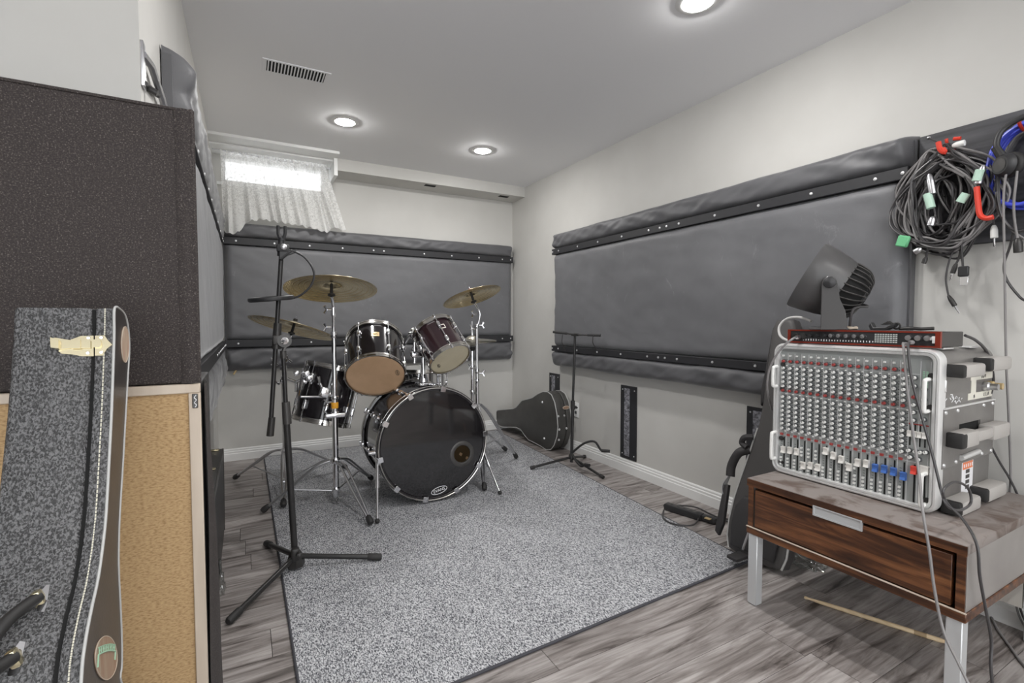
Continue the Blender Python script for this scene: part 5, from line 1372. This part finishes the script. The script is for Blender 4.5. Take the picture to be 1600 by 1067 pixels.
# ------------------------------------------------------------------ drumstick and scraps on the floor
t = thing('drumstick', 'pale hickory drumstick lying on the floor under the low table', 'drumstick', PZ(1360, 965))
a, c_ = PZ(1256, 933, .0075), PZ(1478, 1003, .0075); d = c_ - a; L_ = d.length
b = MB(); b.revolve(a, d, [(0, 0), (.0045, .002), (.0055, .007), (.0042, .013), (.0040, .018), (.0062, L_ * .16), (.0072, L_ * .3), (.0072, L_ * .97), (.005, L_ - .001), (0, L_)], 14); b.build('shaft', m_hick, t)
b = MB(); b.cyl(a + d * .80, a + d * .88, .0074, n=14); b.build('print_band', M('stick_print', (.40, .29, .17), .5), t)
def film(name, label, c, sx, sy, sz, seed, cat='plastic bag'):
    t = thing(name, label, cat, c); b = MB()
    def f(i, j):
        a = 2 * pi * i; p = pi * (.02 + .5 * j) ; q = Vector((cos(a) * sin(p), sin(a) * sin(p), cos(p)))
        n_ = .75 + .5 * mn.noise(q * 2.3 + Vector((seed, 0, 0))) + .22 * mn.noise(q * 6 + Vector((0, seed, 0)))
        return Vector(c) + Vector((q.x * sx * n_, q.y * sy * n_, max(.001, q.z * sz * n_)))
    b.grid(f, 40, 16, True); b.build('film', m_clear, t, 60); return t
film('plastic_bag', 'crumpled clear plastic bag on the floor under the back of the low table', PZ(1262, 880), .07, .09, .07, 3)
t_ = film('plastic_bag', 'scrap of clear plastic hanging beside the black case at the left wall', PZ(343, 925), .022, .05, .14, 9)

# ------------------------------------------------------------------ gig bag leaning on the right wall behind the table
gb = thing('gig_bag', 'grey soft gig bag with pale piping leaning up behind the low table', 'guitar bag', (1.95, 1.25, 0))
e_up = Vector((.215, .022, 1)).normalized(); e_w = Vector((0, -1, .022)).normalized(); e_n = e_w.cross(e_up).normalized()
if e_n.x > 0: e_n = -e_n
G0 = Vector((1.850, 1.232, .004))
gl = [(-.118, .012), (-.132, .06), (-.134, .13), (-.124, .22), (-.104, .32), (-.080, .43), (-.058, .54), (-.050, .64), (-.052, .98), (-.034, 1.02)]
go = gl + [(-a, h) for a, h in reversed(gl)] + [(.06, .0), (-.06, 0)]
gf = lambda a, h, d: G0 + e_w * a + e_up * h + e_n * d
MB().prism(go, gf, -.030, .045, .018, 3).build('bag_body', m_bag, gb, 50)
MB().tube([gf(a, h, .036) for a, h in gl[:7]], .0042, 6).build('front_piping', m_piping, gb)
MB().tube([gf(-a, h, .036) for a, h in gl[:7]], .0042, 6).build('front_piping', m_piping, gb)
MB().prism([(-.095, .03), (-.105, .12), (-.095, .20), (-.06, .25), (.06, .25), (.095, .20), (.105, .12), (.095, .03)], gf, .044, .070, .012, 2).build('pocket', m_bagdk, gb, 50)
MB().prism([(-.050, .66), (-.066, .64), (-.074, .70), (-.066, .80), (-.058, .98), (-.040, .99)], gf, -.02, .03, .008, 2).build('neck_flap', m_bagdk, gb, 50)
b = MB(); b.tube(spline([gf(-.085, .44, .03), gf(-.120, .42, .05), gf(-.150, .36, .045), gf(-.150, .31, .045)], 6), .019, 10); b.build('strap_roll', m_bagdk, gb)
b = MB()
for k in range(3): b.tube(spline([gf(-.150, .33, .04), gf(-.165 - .004 * k, .26, .045 + .006 * k), gf(-.158, .20, .045)], 5), .0035, 6)
b.build('strap_buckle', m_steel, gb)
MB().prism([(-.150, .27), (-.172, .27), (-.185, .06), (-.165, .045), (-.150, .10)], gf, .03, .055, .006, 2).build('shoulder_strap', m_bagdk, gb, 50)
b = MB(); b.tube(spline([gf(-.070, .50, .04), gf(-.10, .49, .055), gf(-.112, .465, .05), gf(-.085, .45, .05)], 5), .013, 8); b.build('strap_knot', m_bagdk, gb)
b = MB(); b.tube(spline([gf(.02, .22, .085), gf(-.005, .10, .09), gf(-.02, .04, .085)], 5), .0045, 8); b.build('zip_pull', m_steel, gb)
b = MB(); b.box(gf(-.02, .012, .11), (.08, .05, .014), None, .005, 2); b.build('foot_flap', m_bagdk, gb)
# ------------------------------------------------------------------ stacked speaker cabinets (left)
AX0, AX1, AY0, AY1, AZ = -.80, -.0745, 1.03, 1.27, .888
lc2 = thing('speaker_cabinet', 'lower speaker cabinet with tan grille cloth in a beige wooden frame', 'speaker', ((AX0 + AX1) / 2, 1.15, 0), 'stacked speaker cabinets')
MB().bx(AX0, AX1, AY0 + .012, AY1, .012, AZ, .004, 2).build('cabinet', m_tolexs, lc2)
b = MB()
for q in ((AX0, AX1, AZ - .0165, AZ), (AX0, AX1, .012, .03)): b.bx(q[0], q[1], AY0, AY0 + .014, q[2], q[3], .0015, 1)
fr = b.build('frame_rail', m_ply, lc2); stuff(fr)
for x0, x1 in ((AX0, AX0 + .018), (AX1 - .018, AX1)): MB().bx(x0, x1, AY0, AY0 + .014, .030, AZ - .0165, .0012, 1).build('frame_stile', m_ply, lc2)
MB().bx(AX0 + .018, AX1 - .018, AY0 + .007, AY0 + .0118, .030, AZ - .0165).build('grille_cloth', m_grille, lc2, 0)
q = PY(306, 626, AY0); MB().box((q.x - .001, AY0 - .0015, q.z), (.0085, .003, .026), None, .001, 1).build('name_plate', m_greymetal, lc2)
b = MB(); b.tube(spline([(q.x + .001, AY0 - .004, q.z + .011), (q.x - .002, AY0 - .004, q.z + .006), (q.x + .001, AY0 - .004, q.z + .002), (q.x - .002, AY0 - .004, q.z - .003), (q.x + .001, AY0 - .004, q.z - .007), (q.x - .001, AY0 - .004, q.z - .011)], 4), .0007, 5); b.build('name_script', m_whiteink, lc2)
for x in (AX0 + .05, AX1 - .05):
    for y in (AY0 + .05, AY1 - .05): MB().cyl((x, y, 0), (x, y, .014), .016, n=14).build('rubber_foot', m_rubber, lc2)
uc = thing('speaker_cabinet', 'upper speaker cabinet under a speckled black cloth cover, stacked on the tan one', 'speaker', ((AX0 + AX1) / 2, 1.15, AZ), 'stacked speaker cabinets')
UZ = 1.372
MB().bx(AX0 + .004, AX1 - .004, AY0 + .004, 1.125, AZ + .001, UZ, .006, 2).build('cover', m_cover, uc)
b = MB()
b.grid(lambda i, j: Vector((AX1 - .028 + .030 * i, AY0 + .003 - .004 * sin(pi * i) - .0015 * mn.noise(Vector((i * 3, j * 9, 2))), AZ + .001 + (UZ - AZ - .002) * j)), 6, 50); b.build('corner_fold', m_cover, uc, 180)
b = MB(); b.tube([Vector((AX1 - .003, AY0 + .003 + .001 * mn.noise(Vector((k * .4, 1, 0))), AZ + .004 + (UZ - AZ - .004) * k / 40)) for k in range(41)], .0035, 6); b.tube([(AX0, AY0 + .004, UZ - .003), (AX1 - .004, AY0 + .004, UZ - .003)], .003, 6); b.build('seam_welt', m_cover, uc)
# loose skirt of the cover down the right side of the stack
b = MB(); b.grid(lambda i, j: Vector((AX1 + .005 + .012 * j * i + .002 * sin(j * 7 + i * 5), AY0 + .02 + (AY1 - AY0 - .02) * i * (.35 + .65 * j), .885 - .855 * j)), 12, 50); b.build('side_drape', m_cover, uc, 180)

# ------------------------------------------------------------------ foreground guitar case standing on end
KX = -.168
near = [(178, 482), (177.5, 520), (176, 570), (173.5, 640), (169.5, 720), (165, 800), (160, 850), (152, 905), (141, 955), (131, 1010), (125.5, 1067)]
far = [(188.5, 1067), (189, 1040), (189, 1005), (187.5, 960), (184.5, 900), (184, 860), (186, 800), (191, 720), (195.5, 640), (199, 580), (201, 545), (199.5, 515), (195, 494), (187, 483)]
kn = [(PX(u, v, KX).y, PX(u, v, KX).z) for u, v in near]; kf = [(PX(u, v, KX).y, PX(u, v, KX).z) for u, v in far]
low = [(.655, .50), (.615, .42), (.590, .33), (.582, .22), (.600, .11), (.640, .035), (.70, .003), (.82, .003), (.90, .03), (.945, .10), (.960, .20), (.955, .30), (.945, .38)]
kout = kn + low + [(a, h) for a, h in kf]
gk = thing('guitar_case', 'grained black guitar case standing on end in the left foreground, with pale gold latch', 'guitar case', (KX - .05, .76, 0))
kfn = lambda a, h, d: Vector((KX - d, a, h))
MB().prism(kout, kfn, .0235, .107, .006, 3).build('case_body', m_tolex, gk, 40)
b = MB(); b.prism(kout, kfn, .0, .0205, .003, 2, True, True); b.build('lid_rim', m_tolex, gk, 40)
inner = []
MB().prism(kout, lambda a, h, d: Vector((KX + .0006 - d, .5 * 0 + a, h)), 0, .0012).build('lid_face', m_lid, gk, 0)
def off(P_, k):  # shrink the outline towards the inside
    n = len(P_); o_ = []
    for i in range(n):
        a, c = Vector(P_[i - 1]), Vector(P_[(i + 1) % n]); t_ = (c - a).normalized(); nn = Vector((-t_.y, t_.x)); o_.append((P_[i][0] + nn.x * k, P_[i][1] + nn.y * k))
    return o_
MB().tube(spline([kfn(a, h, -.0006) for a, h in kout], 4, True), .0017, 6, True).build('edge_piping', m_piping, gk)
b = MB(); b.prism(off(kout, .003), kfn, .019, .025); b.build('seam_gap', m_dark, gk, 0)
sp = spline([kfn(a, h, .0100) for a, h in kn + low[:3]], 12); b = MB(); nrm_y = -.0009; acc = 0
for i in range(len(sp) - 1):
    a, c = sp[i], sp[i + 1]
    m_ = max(1, int((c - a).length / .0075))
    for k in range(m_):
        p0, p1 = a.lerp(c, (k + .12) / m_), a.lerp(c, (k + .88) / m_); b.tube([p0 + Vector((0, nrm_y, 0)), p1 + Vector((0, nrm_y, 0))], .0009, 5)
stuff(b.build('stitching', m_stitch, gk))
# latch across the seam
def kp_(u, v, out=0.0):   # point on the near edge strip of the case at a pixel, pushed out by 'out'
    zz = None
    for _ in range(1):
        d = ray(u, v)
    best = None
    for (a0, h0), (a1, h1) in zip(kn, kn[1:]):
        # ray meets the ruled strip through (a0,h0)-(a1,h1) extruded along x
        n_ = Vector((h1 - h0, -(a1 - a0))); den = d.y * n_.x + d.z * n_.y
        t_ = ((a0 - EYE.y) * n_.x + (h0 - EYE.z) * n_.y) / den; p = EYE + d * t_
        if min(h0, h1) - .002 <= p.z <= max(h0, h1) + .002: best = p; nn = Vector((0, n_.x, n_.y)).normalized(); nn = -nn if nn.y > 0 else nn
    return best + nn * out
def plate(name, mat, pts, h0, h1, parent, bev=.0008):
    vs0 = [kp_(u, v, h0) for u, v in pts]; vs1 = [kp_(u, v, h1) for u, v in pts]; n = len(pts); b = MB()
    b._add(vs0 + vs1, [tuple(range(n)), tuple(range(n, 2 * n))] + [(i, (i + 1) % n, n + (i + 1) % n, n + i) for i in range(n)]); return b.build(name, mat, parent, 30)
lt_ = plate('latch', m_latch, [(92, 549), (112, 531), (127, 525.5), (147, 525), (147, 557), (128, 557), (112, 554), (97, 553)], .0, .0025, gk)
plate('latch_catch', m_latch, [(149, 525), (164, 524.5), (169, 532), (176, 539), (168, 545), (161, 556), (149, 556)], .0, .0025, lt_)
plate('latch_lever', m_latch, [(84, 531), (88, 529), (113, 533), (143, 533), (143, 545), (113, 545), (94, 547), (85, 546)], .0035, .0062, lt_)
plate('lever_tip', m_latch, [(83, 530), (96, 534), (96, 547), (84, 546)], .006, .0125, lt_)
plate('latch_loop', m_latch, [(114, 532), (128, 532), (128, 546), (114, 546)], .006, .0088, lt_)
plate('latch_loop', m_latch, [(146, 532), (158, 532), (160, 538), (158, 544), (146, 544)], .0025, .0068, lt_)
for u, v in ((139, 528.5), (138, 552), (159, 528), (159, 551)):
    b = MB(); p = kp_(u, v, .0025); b.revolve(p, (0, -1, 0), [(.0024, 0), (.0018, .001), (0, .0012)], 10, False); b.build('rivet', m_chrome, lt_)
# carrying handle with two end plates
hw = thing  # (handle belongs to the case)
pA, pB = kp_(67, 936, .004), kp_(29, 1029, .004)
for nm_, pts in (('a', [(79, 914), (74, 914.5), (64, 926), (58, 957), (70, 958), (74, 946)]), ('b', [(41, 1004), (32, 1003), (24, 1014), (13, 1056), (24, 1055), (32, 1044)])):
    pl = plate('handle_plate', m_chrome, pts, 0, .003, gk)
    cu_, cv_ = (62, 938) if nm_ == 'a' else (24, 1030)
    p = kp_(cu_, cv_, .004); b = MB(); b.box(p, (.010, .012, .020), Matrix.Rotation(-.35, 3, 'Y'), .003, 2); b.build('handle_loop', m_latch, pl)
a_, c_ = kp_(62, 937, .006), kp_(24, 1030, .006)
outv = Vector((-.030, -.065, 0))
b = MB(); pts = spline([a_, a_ + outv * .55 + Vector((0, 0, -.005)), a_ + outv + Vector((0, 0, -.025)), c_ + outv + Vector((0, 0, .025)), c_ + outv * .55 + Vector((0, 0, .005)), c_], 6)
b.tube(pts, .007, 10); b.build('handle', m_rubber, gk)
# oval stickers on the lid face
def lid_oval(name, mat, u, v, ru, rv, tilt=0):
    c = PX(u, v, KX + .0008); e1 = PX(u + ru, v, KX + .0008) - c; e2 = PX(u, v - rv, KX + .0008) - c; b = MB(); n = 36
    ring_ = [c + e1 * cos(2 * pi * k / n) + e2 * sin(2 * pi * k / n) for k in range(n)]
    b._add([c + Vector((.0012, 0, 0))] + [p + Vector((.0012, 0, 0)) for p in ring_] + [p for p in ring_], [(0, 1 + k, 1 + (k + 1) % n) for k in range(n)] + [(1 + k, 1 + (k + 1) % n, 1 + n + (k + 1) % n, 1 + n + k) for k in range(n)])
    o_ = b.build(name, mat, gk, 30)
    b = MB(); b.tube([p + Vector((.0012, 0, 0)) for p in ring_], .0006, 5, True); b.build('sticker_edge', m_ply, o_); return o_, c, e1, e2
lid_oval('oval_sticker', m_stickertan, 194.5, 538, 5.6, 28)
o_, c, e1, e2 = lid_oval('oval_sticker', m_sticker, 165.5, 1028, 16, 34)
b = MB()
arc = [c + e1 * (-.80 + 1.55 * k / 10) + e2 * (-.02 + .36 * sin(pi * (.12 + .5 * k / 10))) + Vector((.0018, 0, 0)) for k in range(11)]
b.tube(arc, .0009, 5); b.tube([arc[0], c + e1 * -.86 + e2 * -.42 + Vector((.0018, 0, 0))], .0009, 5); b.tube([arc[-1], c + e1 * .70 + e2 * -.10 + Vector((.0018, 0, 0))], .0008, 5)
arc2 = [p + e2 * .30 for p in arc]; b.tube(arc2, .0006, 5)
for k in range(10):
    p, q_ = arc[k].lerp(arc[k + 1], .5), arc2[k].lerp(arc2[k + 1], .5); b.tube([p.lerp(q_, .12), p.lerp(q_, .9)], .0007, 5)
    if k % 2 == 0: b.tube([p.lerp(q_, .5), arc[k + 1].lerp(arc2[k + 1], .55)], .0006, 5)
stuff(b.build('green_lettering', m_stickergrn, o_))

# ------------------------------------------------------------------ black case along the left wall
bk_ = thing('instrument_case', 'long black instrument case with brass latches on the floor along the left wall', 'case', (-.145, 2.2, 0))
bxo = [(-.182, .0), (-.110, .0), (-.106, .05), (-.104, .40), (-.110, .405), (-.182, .405)]
MB().prism(bxo, lambda a, h, d: (a, d, h), 1.78, 2.62, .006, 2).build('body', m_tolexs, bk_, 40)
MB().bx(-.1555, -.1505, 1.79, 2.61, .404, .4075).build('lid_seam', m_dark, bk_, 0)
MB().tube([(-.106, 1.79, .404), (-.106, 2.61, .404)], .004, 6).build('edge_piping', m_greymetal, bk_)
MB().tube([(-.106, 2.612, .404), (-.109, 2.612, .02)], .004, 6).build('edge_piping', m_greymetal, bk_)
for y in (2.585, 2.26):
    b = MB(); b.bx(-.180, -.118, y - .012, y + .012, .405, .411, .002, 1); b.build('latch', m_latch, bk_)
b = MB(); b.tube(spline([(-.15, 2.16, .407), (-.15, 2.15, .425), (-.15, 2.05, .43), (-.15, 2.04, .407)], 5), .006, 8); b.build('handle', m_rubber, bk_)
